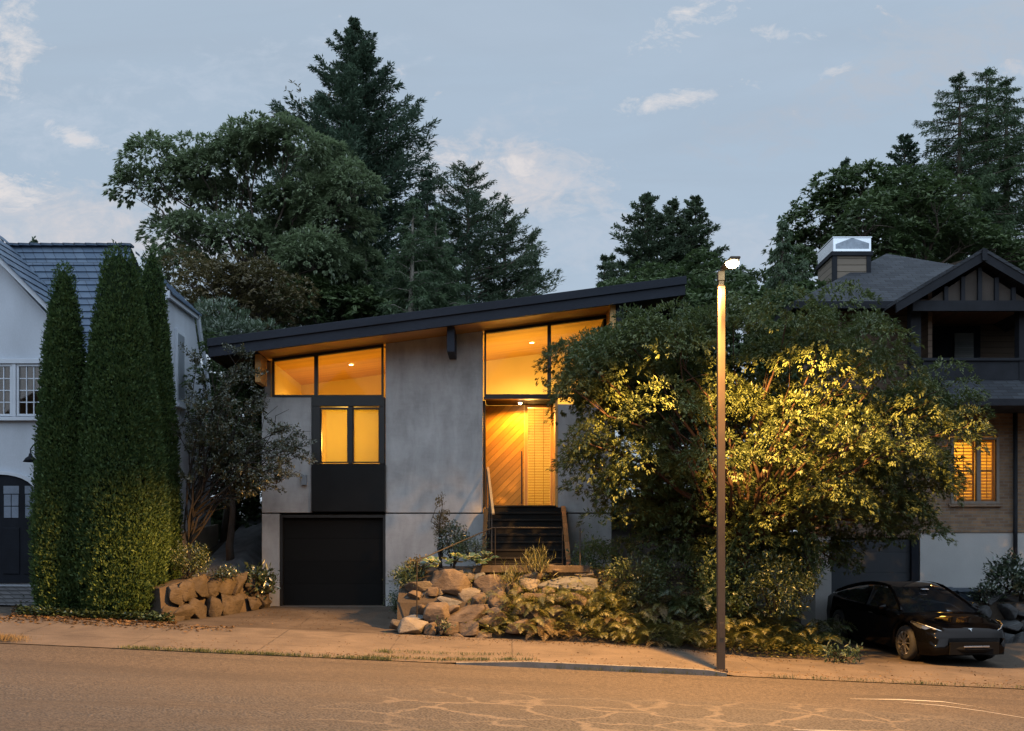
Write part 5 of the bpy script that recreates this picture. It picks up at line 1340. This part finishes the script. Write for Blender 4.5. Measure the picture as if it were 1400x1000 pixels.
# tall dark hedge trees that close the gaps beside the modern house
broadleaf('tall_hedge', 'tall dark hedge filling the gap between the modern house and the brick house', (wx(950, 27), 27, Gz(wx(950, 27), 27)),
          lobes_px([(px, py, 52, 44) for px in (860, 925, 990, 1055, 1110) for py in (430, 500, 575, 650, 720, 780)], 27, .5, 95), LM['dark'], MAT['bark'], 96, pad=.6, ros=85, lpr=5, L=.17, W=.08, npl=13, trunk_r=.12, twigs=False)
broadleaf('tall_hedge', 'dark hedge closing the far end of the path left of the garage', (wx(300, 28.5), 28.5, Gz(wx(300, 28.5), 28.5)),
          lobes_px([(px, py, 34, 34) for px in (265, 300, 335, 365) for py in (500, 555, 610, 665, 715)], 28.5, .4, 97), LM['dark'], MAT['bark'], 98, pad=.6, ros=95, lpr=5, L=.17, W=.08, npl=13, trunk_r=.12, twigs=False)
# ------------------------------------------------------------------ boulder wall below the landing
def rock_mat(name, c1, c2, c3_):
    t = NT(name); v = t.coord()
    a = t.noise(v, 2.2, 6, .65, .4); b = t.noise(t.coord((1, 1, 3)), 6, 5, .6, .8); f = t.noise(v, 55, 4, .7)
    c = t.mix(t.ramp(a, .35, .65), c1, c2)
    c = t.mix(t.ramp(b, .5, .7, 0, .6), c, c3_)
    c = t.mix(t.ramp(f, .5, .72, 0, .35), c, c3(c1, .5))
    return t.out(c, .85, t.bump(t.math('ADD', t.math('MULTIPLY', f, .5), b), .8, .03), 0, .25)
RK = [rock_mat('boulder_stone', (.075, .066, .056), (.145, .126, .106), (.046, .037, .029)), rock_mat('boulder_tan', (.080, .061, .046), (.150, .117, .088), (.05, .036, .026)),
      rock_mat('boulder_blue_grey', (.095, .098, .102), (.17, .17, .17), (.075, .075, .08)), rock_mat('boulder_pale', (.13, .115, .097), (.21, .185, .155), (.11, .095, .08))]
def boulder(parent, c, s, seed, mat, rot=0, name='boulder'):
    r = np.random.RandomState(seed); bm = bmesh.new()
    nk_ = 11 + seed % 6; pts = rdir(r, nk_) * (.80 + .3 * r.uniform(size=(nk_, 1)))
    pts = np.sign(pts) * np.abs(pts) ** .72                # push the hull towards a blocky shape
    pts *= np.array(s) * .5 / np.abs(pts).max(0)
    ca, sa = math.cos(rot), math.sin(rot)
    for p in pts: bm.verts.new((p[0] * ca - p[2] * sa, p[1], p[0] * sa + p[2] * ca))
    res = bmesh.ops.convex_hull(bm, input=bm.verts)
    bmesh.ops.delete(bm, geom=list({g for g in res['geom_interior'] if isinstance(g, bmesh.types.BMVert)}), context='VERTS')
    bmesh.ops.bevel(bm, geom=list(bm.edges), offset=min(s) * .05, segments=2, affect='EDGES', profile=.6)
    bmesh.ops.triangulate(bm, faces=bm.faces)
    bmesh.ops.subdivide_edges(bm, edges=[e for e in bm.edges if e.calc_length() > .12], cuts=2, use_grid_fill=True)
    m = min(s)
    for v in bm.verts:
        q = v.co * (2.2 / max(.25, m)) + Vector((seed * 3.7, 0, 0))
        k = mnoise.fractal(q, 1, 2.1, 4) * .045 * m + mnoise.noise(q * 5) * .018 * m
        v.co += v.co.normalized() * k + Vector((0, 0, 0))
        v.co += Vector(c)
    me = bpy.data.meshes.new(name); bm.to_mesh(me); bm.free()
    return link(name, me, mat, parent, smooth=True)
rw = empty('boulder_wall', (wx(650, 19.8), 19.8, -.5), 'dry stacked wall of big rough boulders below the dark entry steps', 'rock wall')
rocks = [(410,205,165,112,1),(465,170,112,52,0),(545,168,60,90,2),(620,215,170,100,1),(700,235,90,70,1),(495,250,108,78,3),(775,160,130,72,1),(785,215,102,60,3),(935,145,150,56,1),(970,210,260,72,2),(540,278,98,56,1),
         (640,300,115,115,1),(480,345,168,92,1),(340,355,112,102,1),(400,288,100,56,2),(285,285,90,84,0),(255,215,132,60,0),(200,312,58,72,0),(215,415,145,84,3),(145,402,56,44,0),(238,360,92,24,2),(312,425,62,56,1),(490,418,115,66,1),
         (398,418,78,66,1),(575,392,84,60,1),(635,365,100,80,1),(820,278,95,56,1),(905,288,90,56,3),(920,342,74,58,1),(320,245,60,40,1),(412,326,70,42,1),(780,280,60,50,1),(1050,160,95,46,0),(600,150,64,44,0),(850,172,50,42,2),
         (870,240,70,40,1),(720,330,90,80,1),(800,350,90,70,1),(860,400,90,70,1),(730,410,100,70,1),(360,245,60,34,0),(235,262,70,40,1),(560,335,70,50,1),(1080,250,120,80,0),(1000,300,110,80,1),(690,180,60,44,1),(255,335,70,54,1),(560,450,90,46,1),(430,460,90,40,1)]
for i, (cx, cy, ww, hh, mi) in enumerate(rocks):
    px, py = 500 + cx / 3.5, 740 + cy / 3.5
    Y = 20.55 - 1.15 * max(0, min(1, (py - 778) / 88.0)) + (.25 if mi == 0 and hh > 70 else 0)
    s = Y / FPX / 3.5
    W_b, H_b = ww * s * 1.26, hh * s * 1.30
    boulder(rw, (wx(px, Y), Y + .08, wz(py, Y)), (W_b, max(.32, (W_b + H_b) * .5), H_b), 100 + i, RK[mi], math.radians(rng.uniform(-9, 9)))
# the earth packed behind the boulders
eb = MB()
eb.prismx([(19.75, -.8), (23.2, -.8), (23.2, .93), (20.75, .85), (20.0, .25)], wx(545, 20.2), wx(815, 20.2)); eb.build('earth_fill', MAT['soil'], rw)

# mortared stone wall beside the left driveway
RKW = rock_mat('wall_stone', (.042, .034, .027), (.085, .068, .053), (.028, .022, .017))
sw_ = empty('stone_wall', (-6.2, 21.2, -.1), 'low brown mortared stone wall between the cypresses and the garage driveway', 'stone wall')
mw = M('stone_mortar', (.06, .045, .034), .9, .3, 3, 40, .4)
A0, A1 = Vector((wx(224, 20.2), 20.2)), Vector((wx(372, 23.0), 23.0))
dv = (A1 - A0).normalized(); nv_ = Vector((dv.y, -dv.x)); LW = (A1 - A0).length
def wallp(u, dz, off): q = A0 + dv * u + nv_ * off; return (q.x, q.y, dz)
mb = MB(); nsg = 12
for i in range(nsg):
    u0, u1 = LW * i / nsg, LW * (i + 1) / nsg
    def top_(u): p = A0 + dv * u; return Gz(p.x, p.y) * 0 + np.interp(u, [0, LW * .3, LW * .75, LW * .8, LW], [.52, .72, .78, .62, .62])
    def bot_(u): return -.35
    mb.add([wallp(u0, -.5, .0), wallp(u1, -.5, .0), wallp(u1, top_(u1), -.12), wallp(u0, top_(u0), -.12), wallp(u0, -.5, -.5), wallp(u1, -.5, -.5), wallp(u1, top_(u1), -.5), wallp(u0, top_(u0), -.5)],
           [(0, 1, 2, 3), (3, 2, 6, 7), (0, 3, 7, 4), (1, 5, 6, 2), (4, 7, 6, 5)])
mb.build('mortar', mw, sw_)
r = np.random.RandomState(4)
for i in range(16):
    row = i // 8 ; u = LW * ((i % 8) + .5 + (row % 2) * .35 - .15) / 8.2 + r.normal() * .08
    zt = float(np.interp(u, [0, LW * .3, LW * .75, LW * .8, LW], [.52, .72, .78, .62, .62]))
    gz_ = float(np.interp(u, [0, LW], [-.22, -.02])); z = gz_ + (zt - gz_) * (row + .5) / 2
    q = A0 + dv * u + nv_ * (.04 - .04 * row)
    w_, h_ = .60 * r.uniform(.7, 1.2), (zt - gz_) / 2 * r.uniform(.85, 1.45)
    o = boulder(sw_, (0, 0, 0), (w_, .24, h_), 300 + i, RKW, r.normal() * .35, 'stone')
    rt = Vector(sw_.location); o.data.transform(Matrix.Translation(Vector((q.x, q.y, z)) - rt) @ Matrix.Rotation(math.atan2(dv.y, dv.x), 4, 'Z') @ Matrix.Translation(rt))
for o in list(sw_.children):
    if o.name.startswith('stone'): pass
# dark rock wall at the far right behind the car
RKD = rock_mat('dark_boulder', (.04, .042, .045), (.085, .088, .09), (.03, .03, .03))
rr_ = empty('dark_rock_wall', (wx(1370, 23.3), 23.3, -.7), 'dark stacked rock wall behind the car at the right edge', 'rock wall')
r = np.random.RandomState(9)
for row in range(4):
    for i in range(9):
        Y = 22.9 + row * .18; x = wx(1318, Y) + i * .42 + (row % 2) * .2 + r.normal() * .04
        z = Gz(10.5, 22) + .12 + row * .30
        if row == 3 and i < 1: continue
        boulder(rr_, (x, Y + r.normal() * .05, z), (.5 * r.uniform(.85, 1.2), .5, .38 * r.uniform(.85, 1.15)), 500 + row * 20 + i, RKD, r.normal() * .15)
MB().box(wx(1316, 23.2), 17, 23.25, 24.6, -1.0, Gz(10.5, 22) + .95).build('earth_fill', MAT['soil'], rr_)

# ------------------------------------------------------------------ ferns
LM['fern'] = leafmat('fern_frond', (.095, .125, .03), .40, (.22, .18, .042), .5, .35, .06)
LM['ferndry'] = leafmat('dry_fern_frond', (.15, .095, .035), .40, (.22, .16, .06), .6, .3, .04)
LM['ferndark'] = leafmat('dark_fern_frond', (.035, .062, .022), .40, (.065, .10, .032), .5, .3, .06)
def fern_mesh(seed, fr=15, L=.75, lift=1.0):
    r = np.random.RandomState(seed); LV = Leaves()
    for i in range(fr):
        a = i * 2.4 + r.normal() * .25; ln = L * r.uniform(.65, 1.15); el = lift * r.uniform(.55, 1.25)
        hd = np.array([math.cos(a), math.sin(a), 0]); sd = np.array([-hd[1], hd[0], 0])
        k = 26; u = np.linspace(.10, 1, k)
        curve = hd * (ln * .85 * u)[:, None] + np.array([0, 0, 1.0]) * (ln * (el * u - .62 * el * u ** 2 - .22 * u ** 3))[:, None]
        tang = unit(np.gradient(curve, axis=0)); bl = ln * .18 * np.sin(np.pi * np.clip(u * .93 + .07, 0, 1)) ** .8 + .012
        nr = unit(np.cross(sd, tang))
        tw = r.normal() * .4; sdt = unit(sd * math.cos(tw) + nr * math.sin(tw)); tv = r.uniform(.2, .8)
        for s in (-1, 1):
            d = unit(sdt * s + tang * .45 + np.array([0, 0, -.18]) + r.normal(size=(k, 3)) * .10)
            LV.add(curve, d, nr + r.normal(size=(k, 3)) * .12, bl, ln * .021, np.clip(tv + r.normal(size=k) * .12, 0, 1))
        LV.add(curve[:-1], curve[1:] - curve[:-1], nr[:-1], np.linalg.norm(curve[1:] - curve[:-1], axis=1), .012, .1)
    return LV.mesh('fern', fold=.12)
FM = [fern_mesh(s, 17 + s % 4, .62 + .04 * (s % 3), 1.45 + .15 * (s % 3)) for s in range(6)]
FMd = [fern_mesh(20 + s, 13, .6, 1.2) for s in range(2)]; FMk = [fern_mesh(30 + s, 17, .85, 1.6) for s in range(3)]
for m_ in FM: m_.materials.append(LM['fern'])
for m_ in FMd: m_.materials.append(LM['ferndry'])
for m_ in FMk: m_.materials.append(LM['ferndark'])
def ground_hit(px, py, y0=19.38, y1=21.2):
    for Y in np.arange(y0, y1, .03):
        x = wx(px, Y); z = Gz(x, Y)
        if 760 + (H - z) * FPX / Y <= py: return (x, float(Y), z)
    return (wx(px, y1), y1, Gz(wx(px, y1), y1))
def place_fern(me, px, py, Y, sc, label, group, seed):
    o = bpy.data.objects.new('fern', me); COL.objects.link(o)
    o.location = ground_hit(px, py); r_ = random.Random(seed); o.rotation_euler = (r_.uniform(-.15, .3), r_.uniform(-.15, .15), r_.uniform(0, 6.28)); o.scale = (sc, sc, sc * r_.uniform(.85, 1.1))
    tag(o, label, 'fern', group)
r = random.Random(5)
yellow = [(690,862),(712,868),(735,862),(700,838),(722,842),(745,848),(762,866),(778,872),(758,838),(800,868),(812,848),(822,876),(838,860),(850,880),(862,858),(876,884),(888,862),(900,886),(915,870),(926,888),(838,836),(868,836),(895,842),(912,846),(806,832),(672,868),(782,846),(745,872),(860,878)]
for i, (px, py) in enumerate(yellow):
    Y = 19.45 + (888 - py) * .022 + .15
    place_fern(FMd[i % 2] if i % 5 == 2 else FM[i % 6], px, py, Y, r.uniform(.75, 1.1), 'yellow green fern arching over the foot of the boulder wall' if i % 5 != 2 else 'browned drying fern frond clump at the foot of the boulder wall', 'ferns along the boulder wall' if i % 5 != 2 else 'browned ferns along the boulder wall', i)
right = [(945,882),(962,890),(1000,888),(1015,892),(1032,880),(1048,893),(1066,888),(1082,892),(1095,880),(1105,893),(1020,866),(1060,868),(1040,858),(1085,862),(998,868)]
for i, (px, py) in enumerate(right):
    Y = 19.3 + (893 - py) * .02
    place_fern(FM[(i + 2) % 6], px, py, Y, r.uniform(.75, 1.1), 'bright yellow green fern in the bed beside the lamp post', 'ferns beside the lamp post', 50 + i)
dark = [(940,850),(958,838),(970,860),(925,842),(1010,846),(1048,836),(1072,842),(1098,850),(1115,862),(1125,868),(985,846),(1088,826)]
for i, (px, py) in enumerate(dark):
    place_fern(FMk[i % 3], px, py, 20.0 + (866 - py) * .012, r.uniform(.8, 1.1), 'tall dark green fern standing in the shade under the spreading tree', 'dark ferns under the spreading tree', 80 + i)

# ------------------------------------------------------------------ shrubs and small plants
def bush(name, label, px, py, Y, rx_p, rz_p, mat, seed, L=.07, W=.03, dens=1.0, up=.3, cat='shrub', group=None, stems=7, zbase=None):
    """a leafy shrub: forked stems, leaves on twigs through its volume"""
    r = np.random.RandomState(seed); s = Y / FPX; c = np.array(P(px, py, Y)); rad = np.array([rx_p * s, rx_p * s * .8, rz_p * s])
    zb = zbase if zbase is not None else c[2] - rad[2]
    root = empty(name, (c[0], c[1], zb), label, cat, group); tb = MB(); LV = Leaves()
    n = int(240 * dens * (rad[0] * rad[2]) / .12)
    tips = c + rdir(r, n) * rad * (r.uniform(.15, 1.08, (n, 1)) ** .5)
    lump = np.array([mnoise.noise(Vector(p * 2.6)) for p in tips]); tips = tips[lump > -.22]; n = len(tips)
    b0 = np.array([c[0], c[1], zb])
    for i in range(stems):
        tp = tips[r.randint(n)]; tb.tube(bend(b0 + r.normal(size=3) * .03, tp, .08, r, 5, .1), [.022, .017, .012, .008, .004], 5, cap=False)
    for j in range(6):
        d = rdir(r, n) + np.array([0, 0, up]) + unit(tips - c) * .6
        LV.add(tips + r.normal(size=(n, 3)) * L * .7, d, rdir(r, n) + np.array([0, 0, 1.2]), L * r.uniform(.6, 1.3, n), W * r.uniform(.7, 1.3, n), np.clip(.5 + lump[lump > -.22] * .5 + r.normal(size=n) * .2, 0, 1))
    tb.build('stem', MAT['twig'], root, smooth=True); link('foliage', LV.mesh('foliage'), mat, root); return root
LM['box'] = leafmat('box_leaf', (.045, .075, .022), .4, (.095, .12, .035), .45, .25, .07)
LM['laurel'] = leafmat('glossy_leaf', (.030, .055, .028), .35, (.06, .095, .045), .3, .2, .14)
LM['juniper'] = leafmat('juniper_leaf', (.035, .070, .035), .4, (.07, .11, .045), .5, .2, .05)
bush('box_shrub', 'small dark clipped shrub on the stone wall right of the cypress', 258, 765, 21.0, 30, 24, LM['box'], 1, .05, .022, 1.4)
bush('leafy_plant', 'dark large leaved plant at the end of the stone wall by the garage', 352, 796, 22.6, 22, 14, LM['laurel'], 2, .13, .06, .8)
bush('trailing_plant', 'flat dark trailing plant along the top of the stone wall', 300, 783, 21.6, 28, 8, LM['laurel'], 22, .06, .03, 1.2)
bush('juniper', 'feathery green juniper at the garage corner of the boulder wall', 548, 812, 20.6, 18, 26, LM['juniper'], 3, .09, .018, 1.6)
bush('juniper', 'low spreading green juniper left of the boulders, above the driveway', 560, 790, 20.5, 24, 16, LM['juniper'], 4, .09, .018, 1.5)
bush('trailing_plant', 'brown and green trailing plant above the leftmost boulders', 572, 776, 20.7, 18, 12, LM['maple'], 23, .07, .03, 1.2)
bush('upright_shrub', 'slim upright reddish shrub against the grey concrete wall', 603, 712, 21.6, 9, 36, LM['maple'], 5, .05, .022, 1.6, .8, zbase=.9)
bush('upright_shrub', 'dark low glossy shrub beside the upright one, under the concrete wall', 620, 738, 21.5, 22, 22, LM['laurel'], 6, .06, .03, 1.0, zbase=.9)
bush('juniper', 'soft dark juniper behind the white edged hosta', 645, 750, 21.2, 26, 14, LM['juniper'], 7, .09, .016, 1.3)
bush('grass_tuft', 'small bright grass tuft on the top boulder before the steps', 735, 772, 20.2, 10, 9, LM['fern'], 8, .16, .012, 1.5, 1.5, 'grass tuft')
bush('grass_tuft', 'yellowish grass tuft hanging between the middle boulders', 700, 792, 19.95, 9, 9, LM['fern'], 9, .16, .012, 1.5, .9, 'grass tuft')
bush('rounded_shrub', 'large rounded yellow green shrub right of the pale long boulder', 866, 796, 20.0, 42, 36, LM['box'], 10, .06, .028, .9)
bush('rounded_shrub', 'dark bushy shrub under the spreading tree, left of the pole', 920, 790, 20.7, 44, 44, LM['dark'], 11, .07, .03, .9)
bush('rounded_shrub', 'wide dark leafy shrub under the spreading tree, right of the pole', 1055, 800, 19.95, 58, 44, LM['box'], 12, .07, .03, .8)
bush('rounded_shrub', 'dark shrub hanging beside the pale garage pillar', 1100, 765, 20.4, 26, 44, LM['dark'], 13, .08, .035, .9, -.2)
bush('rounded_shrub', 'dark shrub directly behind the lamp post', 992, 800, 19.95, 40, 46, LM['dark'], 14, .08, .035, .8)
bush('rounded_shrub', 'dark shrub between the timber steps and the yellow shrub', 815, 770, 21.0, 32, 34, LM['dark'], 15, .08, .03, .8)
bush('low_plant', 'bushy low plant between the yellow ferns, below the rounded shrub', 828, 830, 19.9, 20, 16, LM['box'], 16, .05, .03, 1.4)
bush('low_plant', 'low green plant on the driveway corner left of the black car', 1150, 893, 19.2, 22, 10, LM['juniper'], 17, .10, .03, 1.2)
bush('glossy_shrub', 'glossy leaved shrub on the dark rock wall at the right edge', 1378, 785, 23.3, 22, 24, LM['laurel'], 18, .13, .06, .7)
for i, (px, py) in enumerate(((1395, 800), (1350, 812))):
    bush('low_plant', ('dark plant at the far right edge on the rock wall', 'dark plant on the rock wall behind the car nose')[i], px, py, 23.2, 20, 14, LM['laurel'], 19 + i, .10, .05, .8)
bush('weed', 'small leafy weed at the foot of the boulders by the pavement', 604, 858, 19.3, 9, 7, LM['juniper'], 24, .07, .03, 1.5, cat='weed')
bush('weed', 'tiny weed between the driveway and the pavement', 519, 869, 19.3, 7, 3, LM['juniper'], 25, .06, .02, 1.5, cat='weed')
HG = leafmat('hosta_green', (.05, .10, .045), .3, None, .35, .25, .1); HE = leafmat('cream_leaf_edge', (.26, .28, .14), .1, None, .4, .3, .06)
# hosta with pale edged leaves
def hosta(px, py, Y, seed, label, sc=1.0):
    r = np.random.RandomState(seed); c = np.array(P(px, py, Y)); o = empty('hosta', tuple(c), label, 'hosta', None)
    prs = []
    for i in range(26):
        a = r.uniform(0, 6.28); rad = r.uniform(.05, .36) * sc; p = c + np.array([math.cos(a) * rad, math.sin(a) * rad * .7, r.uniform(-.03, .12)])
        d = unit(np.array([math.cos(a), math.sin(a), r.uniform(-.2, .5)])); n_ = unit(np.array([0, -.5, .9]) + r.normal(size=3) * .25)
        LE = Leaves(); LE.add(p, d, n_, .21 * sc, .15 * sc, .5); LG = Leaves(); LG.add(p + n_ * .004 + d * .03, d, n_, .175 * sc, .118 * sc, r.uniform(.2, .8))
        lf = link('leaf', LG.mesh('leaf', fold=.08), HG, o); link('leaf_edge', LE.mesh('leaf_edge', fold=.08), HE, lf)
hosta(636, 768, 20.45, 1, 'white edged hosta on top of the boulder wall, left of the steps')
hosta(606, 772, 20.35, 2, 'white edged hosta with pinkish tips nearest the thin metal rail', .85)
hosta(658, 765, 20.6, 3, 'white edged hosta closest to the timber steps', .8)
# the thin twiggy shrub between the houses
def twiggy():
    r = np.random.RandomState(12); Y0 = 21.9; b0 = np.array([wx(255, Y0), Y0, Gz(wx(255, Y0), Y0)])
    root = empty('twiggy_shrub', tuple(b0), 'tall loose twiggy shrub with small olive leaves between the white house and the concrete wall', 'shrub'); tb = MB(); LV = Leaves()
    tips = [(262,475),(248,560),(275,520),(300,500),(320,520),(345,500),(350,540),(380,555),(400,580),(425,590),(440,600),(405,620),(430,630),(415,650),(380,640),(400,600),(370,590),(350,570),(330,600),(310,580),(345,620),(375,660),(290,560),(315,545),(365,520),(285,490),(310,480),(330,470),(420,610),(395,560)]
    fk = np.array([wx(262, Y0), Y0, wz(668, Y0)])
    for k_, (px, py) in enumerate(tips):
        Y = Y0 - .3 + r.normal() * .45; tip = np.array(P(px, py, Y))
        st_ = b0 + (fk - b0) * r.uniform(.4, 1.0)
        pts = bend(st_, tip, .10 if px > 300 else .02, r, 9, .045); tb.tube(pts, list(np.linspace(.024, .004, 9)), 5, cap=False)
        pa = np.array(pts)
        for q in range(9):
            i0 = r.randint(3, 8); s0 = pa[i0]; dr = unit(unit(pa[min(8, i0 + 1)] - pa[i0]) + rdir(r, 1)[0] * .9); ln = r.uniform(.25, .65)
            e = s0 + dr * ln - np.array([0, 0, .06]); tb.tube([tuple(s0), tuple((s0 + e) / 2 + np.array([0, 0, .03])), tuple(e)], [.006, .004, .002], 4, cap=False)
            m = 75; f = r.uniform(.15, 1, m)[:, None]; pos = s0 + (e - s0) * f + r.normal(size=(m, 3)) * .03
            LV.add(pos, rdir(r, m) + dr * .6, rdir(r, m) + np.array([0, -.3, .7]), .065 * r.uniform(.6, 1.3, m), .03 * r.uniform(.7, 1.2, m), np.clip(r.normal(.5, .25, m), 0, 1))
    tb.build('stem', MAT['twig'], root, smooth=True); link('foliage', LV.mesh('foliage'), leafmat('small_olive_leaf', (.042, .060, .024), .45, (.09, .095, .035), .45, .3, .1), root)
twiggy()
broadleaf('evergreen_shrub', 'dense dark evergreen shrub filling the gap left of the concrete wall', (wx(315, 24.6), 24.6, 1.0),
          lobes_px([(305,520,38,34),(335,540,34,34),(300,580,36,36),(335,600,30,40),(310,640,38,36),(340,650,24,34),(345,500,24,20),(290,480,24,22)], 24.6, .3, 90), LM['dark'], MAT['bark'], 91, pad=.4, ros=110, lpr=5, L=.12, W=.05, npl=16, droop=.5, trunk_r=.08)

# ------------------------------------------------------------------ leaf litter, grass in the joints
def scatter(name, kind_pts, mat, L, W, flat=True, seed=0, dz=.01, up=0):
    r = np.random.RandomState(seed); LV = Leaves(); pts = np.array(kind_pts); n = len(pts)
    if flat: d = rdir(r, n) * np.array([1, 1, .15]); nn = np.array([0, 0, 1.0]) + r.normal(size=(n, 3)) * .35
    else: d = rdir(r, n) * np.array([.5, .5, .1]) + np.array([0, 0, .9]); nn = rdir(r, n)
    LV.add(pts + np.array([0, 0, dz]), d, nn, L * r.uniform(.5, 1.4, n), W * r.uniform(.6, 1.3, n), r.uniform(0, 1, n))
    return tag(link(name, LV.mesh(name), mat), kind='stuff')
r = np.random.RandomState(77)
def gp(x, y): return (x, y, max(Gz(x, y), float(walk_top(x, y)) if 16.5 < y < 19.5 else -9, float(road_z(x)) if y <= 16.5 else -9))
pts = []
for i in range(2600):
    px = r.uniform(15, 238); y = 19.35 + abs(r.normal()) * .55; pts.append(gp(wx(px, y), y))
for i in range(500):
    x = r.uniform(-9.6, -5.2); y = 19.2 - abs(r.normal()) * .3; pts.append(gp(x, y))
LM['litter'] = leafmat('fallen_leaf', (.13, .075, .035), .55, (.20, .12, .05), .7, .2, .03)
scatter('fallen_leaves', pts, LM['litter'], .08, .05, True, 1, .012)
pts = []
for i in range(420):
    x = -5.4 + abs(r.normal()) * 1.3; y = 21.5 + r.normal() * 1.1
    if 19.6 < y < 23.2: pts.append(gp(x, y))
for i in range(900):
    x = r.uniform(-6, 9); y = 16.5 + abs(r.normal()) * .10 * (1 if r.uniform() < .6 else 8); pts.append(gp(x, y))
for i in range(500): 
    x = r.uniform(-2.5, 5.4); y = 19.2 - abs(r.normal()) * .22; pts.append(gp(x, y))
for i in range(150): 
    x = r.uniform(5, 11); y = r.uniform(16.7, 20); pts.append(gp(x, y))
scatter('fallen_leaves', pts, LM['litter'], .045, .025, True, 2, .010)
LM['ivy'] = leafmat('ivy_leaf', (.030, .055, .022), .4, (.06, .095, .03), .4, .2, .1)
pts = []
for i in range(2200):
    px = r.uniform(25, 235); y = 19.55 + abs(r.normal()) * .35; x = wx(px, y); q = gp(x, y); pts.append((q[0], q[1], q[2] + r.uniform(0, .16)))
scatter('ivy_ground_cover', pts, LM['ivy'], .075, .06, True, 3)
pts = []
for i in range(5200):    # low ground cover between ferns and shrubs on the bank
    px = r.uniform(640, 1125); v = r.uniform(0, 1) ** .8; y = 19.42 + v * 1.1; x = wx(px, y); q = gp(x, y); pts.append((q[0], q[1], q[2] + .02 + r.uniform(0, .22)))
scatter('ground_cover', pts, LM['fern'], .075, .045, True, 4)
# grass in the gutter joint and cracks
gpnts = []
def tuft(x, y, n, spread):
    for _ in range(n): a, b = x + r.normal() * spread, y + r.normal() * .022; gpnts.append((a, b, max(float(road_z(a)), float(walk_top(a, b)) if b > 16.5 else -9) - .005))
for i in range(300):
    x = r.uniform(-6.3, -1.95); d_ = math.sin(x * 2.3) * .5 + math.sin(x * 5.1 + 1) * .4
    if r.uniform(-.9, 1) < d_ + .35: tuft(x, 16.49, 12, .05)
for i in range(120): tuft(r.uniform(-2.4, .4), 16.66 + abs(r.normal()) * .05, 8, .05)
for i in range(40): tuft(r.uniform(-1.9, .3), 17.25 + r.normal() * .05, 7, .06)
for i in range(14): tuft(-2.15 + r.normal() * .08, 17.2 + r.normal() * .05, 12, .05)
for i in range(50): tuft(r.uniform(.5, 3.3), 16.43, 6, .05)
for i in range(60): tuft(r.uniform(4.2, 8.5), 16.5, 7, .06)
scatter('grass', gpnts, leafmat('joint_grass', (.075, .12, .030), .4, (.15, .15, .05), .5, .3, .05), .06, .008, False, 5)
dg = []
for i in range(900):
    x = wx(r.normal(12, 14), 16.9); y = 16.75 + r.normal() * .12; dg.append((x, y, float(walk_top(x, y))))
scatter('dry_grass', dg, leafmat('dry_grass_blade', (.25, .18, .09), .3, None, .6, .3, .03), .09, .008, False, 6)
